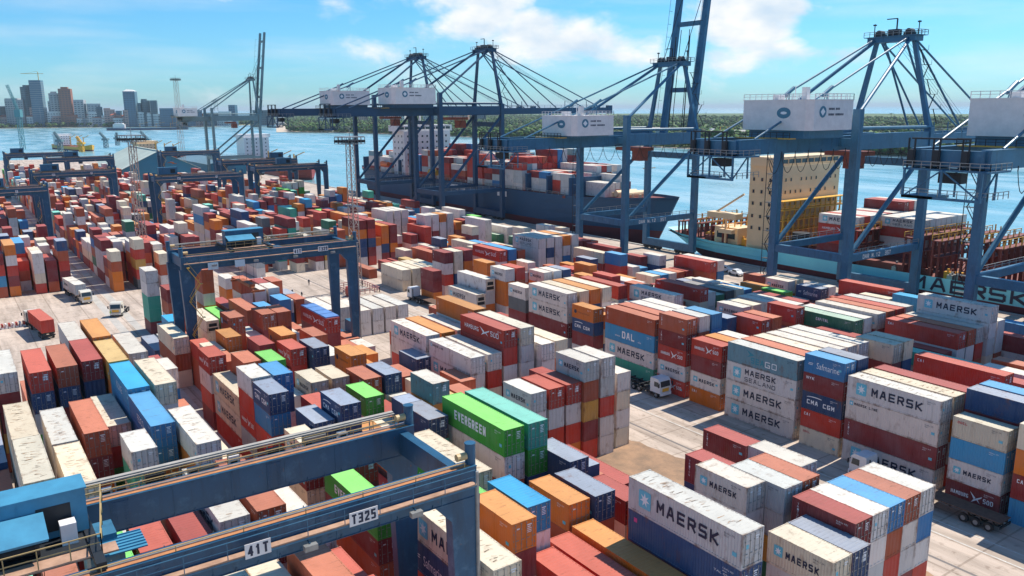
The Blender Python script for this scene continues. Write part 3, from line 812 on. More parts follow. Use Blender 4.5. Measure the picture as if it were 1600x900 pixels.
def lettering(o, t, L):
    big = L > 10; Y = .012; f = L/12.19
    def put(s, x, z, h, w_=None, bold=.0, m=M_txtd):
        if s in ('MAERSK', 'SEALAND', 'CMA CGM', 'HAMBURG', 'SÜD', 'MAERSK LINE', 'DAL', 'NYK', 'OOCL', 'CAPITAL', 'SEA', 'GO', 'CAI', 'EVERGREEN') and w_:
            child('lettering', stroke_text(s, h, w_, m, .15 if s in ('SEALAND', 'HAMBURG', 'SÜD', 'GO') else .21), o, (x, Y-.004, z))
        else: child('lettering', text_mesh(s, h, w_, 0, m, 0), o, (x, Y, z))
    def emb(x, z, sz):
        a, b_ = emblem_meshes(sz); e = child('emblem', a, o, (x, Y, z)); child('star', b_, e)
    if t in ('M', 'm'):
        if big: emb(1.25, .62, 1.42); put('MAERSK', 3.35, .86, 1.0, 6.6, .03)
        else: emb(.65, .95, .85); put('MAERSK', 1.8, 1.05, .58, 3.1, .03)
    elif t == 'MS':
        if big: emb(1.25, .62, 1.42); put('MAERSK', 3.4, 1.35, .78, 5.4, .03); put('SEALAND', 3.4, .45, .58, 5.4, .0)
        else: emb(.65, .95, .85); put('MAERSK', 1.8, 1.3, .45, 2.8, .03)
    elif t == 'ML': emb(.5, 1.75, .5); put('MAERSK LINE', 1.15, 1.85, .32, 3.2, .02)
    elif t == 'MR': emb(.9, .8, .9); put('MAERSK', 2.3, .8, .9, 5.2, .03)
    elif t == 'EG': put('EVERGREEN', 2.6 if big else 1, .95, .95, 6.2, .04, M_txtw)
    elif t in ('HS', 'HT'):
        k = 1 if big else .5
        put('HAMBURG', 1.3*k, 1.05, .62*(k*.5+.5), 4.0*k, .01, M_txtw); put('SÜD', 8.6*k, 1.05, .75*(k*.5+.5), 2.2*k, .01, M_txtw)
        child('emblem', flat_mesh('pennant_%s' % big, [[(5.6*k, 2.0), (6.9*k, 1.4), (6.6*k, 1.15)], [(6.0*k, .7), (8.2*k, 1.55), (8.3*k, 1.75), (6.5*k, 1.15)], [(6.9*k, 1.3), (8.0*k, .8), (7.3*k, 1.35)]], M_txtw), o, (0, Y, 0))
    elif t == 'CM':
        put('CMA CGM', .8, .85, .62, 4.2, .05, M_txtw)
        arc = [(1.6+1.3*math.cos(a)*1.2, 1.55+.38*math.sin(a)) for a in [R(150-12*i) for i in range(9)]]+[(1.6+1.3*math.cos(a)*1.2, 1.52+.28*math.sin(a)) for a in [R(54+12*i) for i in range(9)]]
        child('emblem', flat_mesh('arc', [arc], M_txtw), o, (.5, Y, .1))
    elif t == 'DL': put('DAL', 4.4, .8, 1.15, 3.1, .05, M_txtw); put('www.', 2.6, .85, .25, 1.4, 0, M_txtw); put('.de', 8.2, .8, .3, .9, 0, M_txtw)
    elif t == 'SG':
        put('SEA', 4.3, .5, .8, 2.3, .05, mat('teal_lettering', (.03, .25, .32), .6)); put('GO', 6.8, .5, .8, 2.0, .03, M_txtw)
        child('emblem', flat_mesh('chevron', [[(3.4, 2.2), (4.9, 1.65), (3.6, 1.2), (4.1, 1.62)]], mat('teal_lettering', (.03, .25, .32), .6)), o, (0, Y, 0))
    elif t == 'SF': put('Safmarine', 1.9, .85, .85, 3.4, .0, M_txtw); child('emblem', flat_mesh('wave_lines', [[(.6, 1.2), (1.3, 1.2), (1.3, 1.28), (.6, 1.28)], [(.65, 1.4), (1.35, 1.4), (1.35, 1.48), (.65, 1.48)]], M_txtw), o, (0, Y, 0))
    elif t == 'CP': put('CAPITAL', 4.9, 1.35, .5, 2.4, .03, M_txtw)
    elif t == 'OO': put('OOCL', .55, 1.85, .28, 1.1, .02, M_txtr)
    elif t == 'TX':
        for i, c_ in enumerate('TRITON'[::1]): put(c_, .55, 2.0-.27*i, .2, .18, .02, M_txtw)
    elif t in ('C2',): put('CAI', .5, 1.75, .38, 1.0, .04, M_txtw)
    elif t == 'NY': put('NYK', .5, 1.75, .4, 1.2, .04, M_txtw)
    elif t == 'HL': child('emblem', flat_mesh('round_emblem', [circle(1.0, 1.3, .38)], M_txtd), o, (0, Y, 0)); put('Hapag-Lloyd', 1.7, 1.05, .42, 3.2, .0, mat('dark_orange_lettering', (.18, .05, .02), .6))
    elif t == 'MS_': pass
    elif t == 'KL': put('"K"LINE', 1.4, .9, .8, 3.4, .05, M_txtr)
    elif t == 'P': child('emblem', flat_mesh('pink_square', [[(.7, 1.75), (1.1, 1.75), (1.1, 2.1), (.7, 2.1)]], mat('magenta_mark', (.6, .05, .25), .6)), o, (0, Y, 0)); put('TAL 0917', 9.6, 1.6, .16, 1.8, 0, M_txtw)
    elif t in ('b1', 'b2'): put('KLINE' if t == 'b1' else 'FESCO', 4.5, .8, .9, 3.4, .02, M_txtw)
    if t in ('b1', 'b2', 'TX', 'C2', 'OO', 'CP', 'SF') or (big and t in ('R',)):
        pass
ADJ = {'M': 'star-marked', 'm': 'star-marked', 'MS': 'two-line star-marked', 'ML': 'small-lettered', 'MR': 'refrigerated', 'EG': 'white-lettered', 'HS': 'pennant-marked', 'HT': 'tarpaulin-topped', 'CM': 'white-lettered', 'DL': 'white-lettered', 'SG': 'chevron-marked', 'SF': 'script-lettered',
       'CP': 'white-lettered', 'OO': 'red-lettered', 'TX': 'edge-lettered', 'C2': 'small-lettered', 'NY': 'small-lettered', 'HL': 'disc-marked', 'KL': 'red-lettered', 'RF': 'refrigerated', 'K': 'letter-marked', 'P': 'patched', 'b1': 'white-lettered', 'b2': 'white-lettered', 's': '', 't': '', 'MS_': ''}
CN = {'W': 'pale grey', 'C': 'cream', 'R': 'bright red', 'B': 'maroon', 'S': 'rust red', 'O': 'orange', 'N': 'navy', 'b': 'mid blue', 'l': 'sky blue', 'G': 'bright green', 'T': 'sea green', 'D': 'dark green', 'K': 'charcoal', 'Y': 'ochre', 'A': 'grey', 'g': 'teal grey'}
ORD = ['first', 'second', 'third', 'fourth', 'fifth', 'sixth', 'seventh', 'eighth', 'ninth', 'tenth', 'eleventh', 'twelfth', 'thirteenth', 'fourteenth', 'fifteenth', 'sixteenth', 'seventeenth', 'eighteenth', 'nineteenth', 'twentieth', 'twenty-first', 'twenty-second', 'twenty-third', 'twenty-fourth', 'twenty-fifth']
def zone(b):
    if b.get('ship'): return 'on the dark ship' if b['x'] < -200 else 'on the turquoise ship'
    x, y = b['x'], b['y']
    if y < 26: return 'of nearest left block' if x > -200 else 'of far left block'
    if x < -222: return 'of block beyond crossroad'
    if y < 53 and x > -200: return 'of middle block'
    if y < 80: return 'of dirt lot block'
    return 'of roadside block'
# order of stacks inside each zone, for the labels
zs = {}
for i in sorted(CH): zs.setdefault(zone(BOX[i]), []).append(i)
LAB = {}
for zn, ids in zs.items():
    ys = sorted(set(round(BOX[i]['y'], 1) for i in ids)); rows = []
    for y in ys:
        if rows and y-rows[-1][-1] < 1.3: rows[-1].append(y)
        else: rows.append([y])
    for ri, rr in enumerate(rows):
        mem = [i for i in ids if rr[0]-.01 <= round(BOX[i]['y'], 1) <= rr[-1]+.01]
        xs = sorted(set(round(BOX[i]['x'], 1) for i in mem))
        for i in mem:
            b = BOX[i]; ci = xs.index(round(b['x'], 1)); tier = 'topmost' if b['k'] == 0 else ('%s from top' % ORD[b['k']])
            adj = ADJ.get(b['t'], '')
            LAB[i] = ' '.join(('%s %s container, %s, %s stack in %s row %s' % (CN[b['c']], adj, tier, ORD[ci], ORD[ri], zn)).split())
vr = random.Random(9)
groupn = {'of nearest left block': 'containers stacked in the left block', 'of far left block': 'containers stacked in the left block'}
tree = []
for i in sorted(CH):
    b = BOX[i]; L = 12.19 if b['L'] > 10 else 6.06; det = i in BIG
    reefer = b['t'] in ('RF', 'MR')
    o = bpy.data.objects.new('shipping_container', body_mesh(L, det)); COL.objects.link(o)
    o.location = (b['x'], b['y']+vr.uniform(-.03, .03), b['z']); o.scale = (b['L']/L, 1, b['h']/2.59)
    tag(o, LAB[i], 'shipping container', 'shipping containers '+('on deck ' if b.get('ship') else 'stacked in the yard'))
    v_ = vr.uniform(.82, 1.06); hue = vr.uniform(-.04, .04); col = (v_+hue, v_, v_-hue, 1)
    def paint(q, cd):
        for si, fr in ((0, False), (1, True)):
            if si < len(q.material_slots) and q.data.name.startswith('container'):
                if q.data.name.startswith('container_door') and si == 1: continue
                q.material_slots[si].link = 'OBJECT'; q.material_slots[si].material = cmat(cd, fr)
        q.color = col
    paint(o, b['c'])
    if det:
        if reefer:
            q = child('refrigeration_unit', reefer_mesh(), o, (L-.03, 0, 0)); q.color = (1, 1, 1, 1)
        else:
            var = 1 if b['c'] == 'R' or vr.random() < .12 else (2 if b['t'] in ('M', 'm', 'MS') or (b['c'] in 'WA' and vr.random() < .4) else (0 if vr.random() < .8 else 3))
            for sd in (0, 1):
                d_ = child('door', door_mesh(sd, var), o, (L-.05, 0, 0)); paint(d_, b['c'])
                if VIS[i] > 60:
                    y0, y1 = (.16, 1.21) if sd == 0 else (1.227, 2.278)
                    for yy in (y0+.22, y1-.28): child('locking_bar', bar_mesh(), d_, (0, yy, 0))
    if VIS[i] > 14: lettering(o, b['t'], L)
    if det and not reefer:
        dk_ = b['c'] in 'WCAg'; idm = M_txtd if dk_ else M_txtw; sr = vr.choice(['TRLU 417', 'CAXU 602', 'TGHU 533', 'MRKU 291', 'PONU 180', 'SUDU 775'])
        child('lettering', text_mesh(sr, .13, 1.05, 0, idm, 0), o, (L-1.75, .012, 2.06)); child('lettering', text_mesh('45G1', .12, .42, 0, idm, 0), o, (L-1.75, .012, 1.86))
        if vr.random() < .5: child('data_plate', flat_mesh('data_plate_shape', [[(0, 0), (.42, 0), (.42, .30), (0, .30)]], M_txtw if not dk_ else M_star), o, (L-.9, .011, vr.uniform(.5, 1.3)))
    if b['k'] == 0 and b['c'] in 'WC' and L > 10 and VIS[i] > 350:
        mst = MB(); rs = random.Random(i)
        for q in range(34):
            xq, yq = rs.uniform(.6, L-1), rs.uniform(.25, 1.5); lw, wq, sk = rs.uniform(.25, .8), rs.uniform(.03, .09), rs.uniform(-.1, .25); zq = 2.583
            mst.add([(xq, yq, zq), (xq+wq, yq+.03, zq), (xq+wq*.7+sk, yq+lw, zq), (xq+wq*.2+sk, yq+lw*.95, zq)], [(0, 1, 2, 3)], q % 2)
        mst.build('rust_streak', [mat('dark_rust_stain', (.13, .07, .035), .9), mat('orange_rust_stain', (.40, .20, .08), .9)], o)['kind'] = 'stuff'
    if b['t'] == 'HT':
        mbt = MB()
        for q0, q1 in ((.3, 3.2), (3.4, 6.2), (6.4, 9.1), (9.3, 11.9)): mbt.box(q0, .02, 2.58, q1, 2.42, 2.80)
        mbt.build('tarpaulin', mat('blue_tarpaulin', (.12, .26, .55), .6, 0, .2, 1), o)
# everything further: one mass
mb = MB(); ck = sorted(CC); 
for i, b in enumerate(BOX):
    if i in CH: continue
    x, y, z, L, h = b['x'], b['y'], b['z'], b['L'], b['h']
    mb.box(x+.02, y+.02, z+.01, x+L-.02, y+2.42, z+h, ck.index(b['c']))
st = mb.build('stacked_containers', [cmat(c) for c in ck]); tag(st, kind='stuff', label='mass of smaller distant shipping containers stacked across the yard', cat='shipping containers', group=None)
# ------------------------------------------------------------ rubber tyred gantry cranes
def handrail(mb, a, b, h=1.1, step=2.2, r=.025, mi=0, mid=True):
    a = Vector(a); b = Vector(b); n = max(1, round((b-a).length/step)); up = Vector((0, 0, h))
    mb.bar(a+up, b+up, r*2, mi=mi)
    if mid: mb.bar(a+up*.55, b+up*.55, r*1.5, mi=mi)
    for i in range(n+1):
        p = a.lerp(b, i/n); mb.bar(p, p+up, r*2, mi=mi)
def sign(parent, s, x, y, z, h=.62, wmul=1.0):
    w_ = h*.78*len(s)*wmul; mb = MB(); mb.box(0, 0, 0, .04, w_+.3, h+.24); p = mb.build('number_plate', M_white, parent, (x, y, z))
    child('lettering', stroke_text(s, h, w_, M_txtd, .2, .35), p, (.05, .15, .12), (0, 0, R(90)))
def rtg(label, xn, y0, y1, zt, ty, signs=(), wb=9.0, det=2, plates=()):
    t = thing('gantry_crane', label, 'gantry crane', (xn-wb/2, (y0+y1)/2, 0), 0, 'rubber tyred gantry cranes over the container rows')
    ox, oy = xn-wb/2, (y0+y1)/2; Y0, Y1 = y0-oy, y1-oy; X = wb/2; gd = 2.15; gw = .95
    for s in (1, -1):
        x = s*X
        mb = MB(); mb.box(x-gw/2, Y0-.9, zt-gd, x+gw/2, Y1+.9, zt); mb.box(x-gw/2-.08, Y0-.9, zt-.001, x+gw/2+.08, Y1+.9, zt+.05)
        mb.box(x-gw/2-.06, Y0-.7, zt-gd-.04, x+gw/2+.06, Y1+.7, zt-gd+.001)
        if det > 1:
            for k in range(int((Y1-Y0)/1.3)):
                yy = Y0+k*1.3; mb.box(x-gw/2-.07, yy, zt-.16, x+gw/2+.07, yy+.05, zt-.002); mb.box(x-gw/2-.07, yy, zt-gd+.002, x+gw/2+.07, yy+.05, zt-gd+.2)
            for q in (.33, .66):
                yy = Y0+q*(Y1-Y0)
                mb.box(x-gw/2-.045, yy-.5, zt-gd+.12, x+gw/2+.045, yy+.5, zt-.2)
                for bz in range(8):
                    for by in (-.4, -.25, .25, .4): mb.box(x-gw/2-.075, yy+by-.035, zt-gd+.2+bz*.22, x+gw/2+.075, yy+by+.035, zt-gd+.27+bz*.22)
        for k in range(8):
            yy = Y0+(k+.5)*(Y1-Y0)/8; mb.box(x-gw/2-.03, yy-.04, zt-gd, x+gw/2+.03, yy+.04, zt)
        g = mb.build('girder', M_blue, t)
        mb = MB(); mb.box(x-.07, Y0-.5, zt+.05, x+.07, Y1+.5, zt+.16); mb.box(x-.36, Y0-.5, zt+.052, x+.36, Y1+.5, zt+.075, 1); mb.build('trolley_rail', [M_steel, mat('rust_orange_rail', (.56, .23, .08), .8, 0, .3, 1.2, (.36, .15, .07))], g)
        if det > 0:
            mb = MB(); xx = x+s*(gw/2+.1)
            mb.box(min(xx, xx+s*.55), Y0-.5, zt-1.08, max(xx, xx+s*.55), Y1+.5, zt-1.0)
            mb.box(min(xx, xx+s*.55)-.02, Y0-.5, zt-1.2, max(xx, xx+s*.55)+.02, Y1+.5, zt-1.085, 1)
            mb.build('walkway', [M_walk, M_blue2], t)
            mb = MB(); handrail(mb, (xx+s*.52, Y0-.4, zt-1.0), (xx+s*.52, Y1+.4, zt-1.0), 1.05, 2.4, .022)
            mb.build('handrail', M_blue2, t)
            mb = MB(); mb.tube((x+s*.40, Y0, zt+.42), (x+s*.40, Y1, zt+.42), .035, 6)
            for k in range(9): yy = Y0+k*(Y1-Y0)/8; mb.bar((x+s*.40, yy, zt+.05), (x+s*.40, yy, zt+.42), .05)
            mb.build('grab_rail', mat('worn_yellow_rail', (.42, .29, .12), .6), t)
            if det > 1:
                mb = MB(); xo = x-s*.95
                if s > 0: mb.box(xo-.25, Y0, zt-.5, xo+.25, Y1, zt-.44)
                for k in range(12 if s > 0 else 0): yy = Y0+k*(Y1-Y0)/11; mb.bar((xo, yy, zt-.45), (xo, yy, zt-.05), .05); mb.bar((x-s*.4, yy, zt-.4), (xo, yy, zt-.45), .08)
                if s > 0: mb.build('cable_tray', M_steel, t)
                if s < 0:
                    mb = MB(); xo = x-1.0; mb.box(xo-.45, Y0-.5, zt-.5, xo+.42, Y1+.5, zt-.42, 1); mb.box(xo-.5, Y0, zt+.55, xo-.15, Y1, zt+.80, 0); mb.box(xo-.1, Y0, zt+.62, xo+.05, Y1, zt+.72, 0)
                    for k in range(16): yy = Y0+k*(Y1-Y0)/15; mb.bar((xo-.3, yy, zt-.42), (xo-.3, yy, zt+.56), .07)
                    mb.build('cable_trough', [mat('galvanised_trough', (.42, .38, .33), .7, 0, .3, 1), M_walk], t)
                    mb = MB()
                    for k in range(7):
                        yy = Y0+9+k*2.7; mb = MB(); mb.box(xo-.35, yy, zt-.42, xo+.2, yy+.7+.5*(k % 3), zt+.2+.25*(k % 2)); mb.box(xo+.2, yy+.1, zt-.3, xo+.23, yy+.55, zt+.1, 1); mb.build('control_box', [(M_white, M_dark, M_steel)[k % 3], M_dark], t)
                    mb = MB(); handrail(mb, (xo+.40, Y0+6, zt-.42), (xo+.40, Y1-.2, zt-.42), 1.1, 1.8, .025); mb.build('grab_rail', mat('worn_yellow_rail', (.42, .29, .12), .6), t)
        for e, yy in ((-1, Y0), (1, Y1)):
            mb = MB(); mb.bar((x, yy, 2.4), (x, yy, zt-gd), .85, 1.25, w2=.85, h2=1.9) if False else None
            z0_, z1_ = 2.3, zt-gd+.02
            b0, b1 = .62, 1.15; c0, c1 = .42, .46
            mb.add([(x-c0, yy-b0, z0_), (x+c0, yy-b0, z0_), (x+c0, yy+b0, z0_), (x-c0, yy+b0, z0_), (x-c1, yy-b1, z1_), (x+c1, yy-b1, z1_), (x+c1, yy+b1, z1_), (x-c1, yy+b1, z1_)],
                   [(0, 3, 2, 1), (4, 5, 6, 7), (0, 1, 5, 4), (1, 2, 6, 5), (2, 3, 7, 6), (3, 0, 4, 7)])
            # knee where the leg meets the girder
            kx = -e; mb.add([(x-c1, yy+kx*b1, z1_), (x+c1, yy+kx*b1, z1_), (x+c1, yy+kx*(b1+1.3), z1_), (x-c1, yy+kx*(b1+1.3), z1_), (x-c1, yy+kx*b1*.96, z1_-1.5), (x+c1, yy+kx*b1*.96, z1_-1.5)],
                           [(0, 1, 2, 3), (4, 3, 2, 5), (0, 4, 5, 1), (0, 3, 4), (1, 5, 2)])
            mb.build('leg', M_blue, t)
    for yy in (Y0, Y1):
        mb = MB(); mb.box(-X-.45, yy-.5, 1.35, X+.45, yy+.5, 2.45); mb.build('sill_beam', M_blue, t)
        mb = MB(); mb.box(-X+.48, yy-.35, zt-gd+.1, X-.48, yy+.35, zt-.35); mb.build('end_tie', M_blue, t)
        for s in (1, -1):
            bo = MB(); bo.box(s*X-1.5, yy-.35, .75, s*X+1.5, yy+.35, 1.4); bg_ = bo.build('bogie', M_blue2, t)
            for q in (-1.1, 1.1):
                wmb = MB(); wmb.tube((s*X+q, yy-.32, .78), (s*X+q, yy+.32, .78), .78, 16); wmb.tube((s*X+q, yy-.36, .78), (s*X+q, yy+.36, .78), .35, 10, 1); wmb.build('wheel', [M_black, M_steel], bg_)
    # trolley on top
    ty -= oy; m = MB(); m.box(-X-.3, ty-3.6, zt+.16, X+.3, ty-3.1, zt+.62); m.box(-X-.3, ty+3.1, zt+.16, X+.3, ty+3.6, zt+.62); m.box(-2.4, ty-3.4, zt+.3, 2.4, ty+3.4, zt+.5)
    tr = m.build('trolley', M_dark, t)
    m = MB()
    m.box(-1.6, ty-3.3, zt+.6, .4, ty+3.4, zt+3.1); m.box(-1.66, ty-3.4, zt+3.1, .46, ty+3.5, zt+3.2, 1); m.box(.4, ty+.9, zt+1.0, .42, ty+2.6, zt+2.5, 2)
    for k in range(5): m.box(.4, ty-3.0+k*.75, zt+.9, .44, ty-2.94+k*.75, zt+2.9, 0)
    m.build('machinery_cover', [M_blue if det > 1 and xn < -100 else M_bluesky, M_bluesky, M_dark] if det > 1 else [M_blue2, M_blue2, M_dark], tr)
    if det > 1:
        m = MB(); m.add([(.5, ty-3.4, zt+2.2), (2.7, ty-3.4, zt+1.6), (2.7, ty+1.2, zt+1.6), (.5, ty+1.2, zt+2.2), (.5, ty-3.4, zt+2.35), (2.75, ty-3.4, zt+1.75), (2.75, ty+1.25, zt+1.75), (.5, ty+1.25, zt+2.35)],
                        [(0, 3, 2, 1), (4, 5, 6, 7), (0, 1, 5, 4), (1, 2, 6, 5), (2, 3, 7, 6), (3, 0, 4, 7)]); m.build('hoist_canopy', M_bluesky, tr)
        m = MB(); m.tube((1.6, ty-2.8, zt+1.0), (1.6, ty+.6, zt+1.0), .42, 14); m.tube((1.6, ty-3.0, zt+1.0), (1.6, ty-2.8, zt+1.0), .6, 14); m.tube((1.6, ty+.6, zt+1.0), (1.6, ty+.8, zt+1.0), .6, 14); m.box(.6, ty-2.4, zt+.5, 1.3, ty-1.2, zt+1.3); m.box(.6, ty-.6, zt+.5, 1.4, ty+.4, zt+1.2); m.build('winch_drum', M_dark, tr)
        m = MB(); m.box(.7, ty+1.9, zt+.5, 1.5, ty+2.7, zt+1.7); m.build('control_cabinet', M_white, tr)
        m = MB(); handrail(m, (3.4, ty-4, zt+.5), (3.4, ty+3.6, zt+.5), 1.1, 1.6, .03); handrail(m, (3.4, ty+3.6, zt+.5), (-3.2, ty+4.6, zt+.5), 1.1, 1.6, .03); handrail(m, (-3.2, ty-4, zt+.5), (-3.2, ty+4.6, zt+.5), 1.1, 1.6, .03)
        m.build('guard_rail', mat('worn_yellow_rail', (.42, .29, .12), .6), tr)
        m = MB(); m.box(2.4, ty-4, zt+.36, 3.5, ty+4.4, zt+.46); m.box(.4, ty+3.6, zt-.3, 2.6, ty+6.0, zt-.22, 1)
        for k in range(6): m.box(.5+k*.36, ty+3.6, zt-.22, .56+k*.36, ty+6.0, zt-.14, 1)
        m.build('deck_plate', [M_walk, M_bluesky], tr)
    m = MB(); m.box(-1.1, ty+3.2, zt-3.4, 1.0, ty+5.0, zt-1.0); m.box(-1.0, ty+3.5, zt-1.0, .9, ty+4.7, zt+.2); cb = m.build('operator_cabin', M_blue2, tr)
    m = MB(); m.box(1.002, ty+3.4, zt-2.9, 1.03, ty+4.8, zt-1.5); m.box(-.9, ty+5.002, zt-3.1, .8, ty+5.03, zt-1.3); m.build('cabin_window', M_glass, cb)
    if det > 0:
        m = MB(); hz = max(zt-7.5, 14.6)
        for sx in (-1.6, 1.6):
            for sy in (-1, 1): m.bar((sx, ty+sy*.9, zt+.2), (sx*1.4, ty+sy*.6, hz+.5), .035)
        m.build('hoist_rope', M_dark, tr)
        m = MB(); m.box(-3.0, ty-.5, hz, 3.0, ty+.5, hz+.5); m.box(-6.0, ty-.25, hz-.25, 6.0, ty+.25, hz+.05); m.box(-6.08, ty-1.2, hz-.35, -5.8, ty+1.2, hz-.05); m.box(5.8, ty-1.2, hz-.35, 6.08, ty+1.2, hz-.05); m.build('spreader', mat('spreader_paint', (.45, .12, .03), .6, 0, .4, 2), t)
    # stairs up the near left leg
    m = MB(); x = X+.9; nfl = 6
    for k in range(nfl):
        za, zb_ = 2.4+k*(zt-4)/nfl, 2.4+(k+1)*(zt-4)/nfl; ya, yb = (Y0-.2, Y0+1.7) if k % 2 == 0 else (Y0+1.7, Y0-.2)
        m.bar((x, ya, za), (x, yb, zb_), .08); m.bar((x+.6, ya, za), (x+.6, yb, zb_), .08); m.bar((x+.6, ya, za+1), (x+.6, yb, zb_+1), .05); m.box(x-.1, min(yb, yb+.4), zb_-.05, x+.7, max(yb, yb+.4), zb_)
    m.build('staircase', M_rail, t)
    m = MB(); m.box(-1.8, Y1+.6, 2.5, 1.8, Y1+2.0, 4.9); m.build('power_unit', M_blue2, t)
    m = MB(); m.tube((X+.5, Y1+.9, 1.5), (X+.5, Y1+.9, zt-.4), .14, 8); m.build('cable_conduit', M_steel, t)
    for sx in (X, -X):
        for yy in (Y1+.7, Y0-.7):
            m = MB(); m.tube((sx, yy, zt+.0), (sx, yy, zt+1.5), .36, 12); m.tube((sx, yy, zt+1.5), (sx, yy, zt+1.58), .40, 12); q_ = -1 if yy > 0 else 1
            m.tube((sx, yy+q_*.35, zt+.7), (sx, yy+q_*1.1, zt+.7), .26, 10, 1); m.build('end_buffer', [M_blue, mat('lamp_amber_housing', (.6, .40, .18), .5)], t)
    if det > 0:
        for k in range(4 if det > 1 else 2):
            yy = Y0+(k+.6)*(Y1-Y0)/(4.2 if det > 1 else 2.2); m = MB(); m.bar((X+.55, yy, zt-1.4), (X+1.3, yy, zt-1.4), .06); m.box(X+1.15, yy-.4, zt-1.8, X+1.55, yy+.4, zt-1.45, 1); m.build('flood_lamp', [M_blue, M_steel], t)
    for s, y in signs: sign(t, s, X+gw/2+.72, y-oy, zt-1.22, .66, .78)
    for y in plates:
        m = MB(); m.box(X+gw/2+.72, y-oy, zt-2.35, X+gw/2+.76, y-oy+1.7, zt-1.2); m.build('notice_plate', mat('pale_notice', (.55, .68, .72), .6), t)
    return t
rtg('nearest blue gantry crane with number T325 at the bottom left', -44.95, -3.0, 26.9, 21.5, 1.2, [('T325', 18.1), ('41T', 11.7)])
rtg('blue gantry crane numbered T329 straddling the middle block', -142.0, 32.3, 62.0, 21.4, 43.5, [('41T', 50.4), ('T329', 55.0)], det=2, plates=(35.5, 40.0))
rtg('blue gantry crane left of the two thin lattice masts over red boxes', -327.5, 66.8, 98.0, 21.0, 72, [('41', 74), ('T', 88)], det=1)
rtg('blue gantry crane in front of the teal gabled warehouse', -379.0, 31.8, 61.0, 21.0, 38, [('41', 38), ('T', 52)], det=1)
rtg('blue gantry crane cut off by the left edge of the yard', -307.5, -2.5, 28.4, 21.0, 14, [('41', 12), ('T', 20)], det=1)
rtg('blue gantry crane furthest right before open water', -358.0, 114, 145.5, 21.0, 128, (), det=1)
rtg('blue gantry crane with white machine house before the far water', -408.0, 114, 150, 21.0, 142, (), det=1)
rtg('small distant blue gantry crane right of the warehouse', -517.0, 110, 142, 21.0, 116, (), det=1)
rtg('small distant blue gantry crane left of the warehouse', -556.0, 34, 65, 21.0, 40, (), det=1)
rtg('small distant blue gantry crane just behind the warehouse corner', -492.0, 48, 79, 21.0, 60, (), det=1)
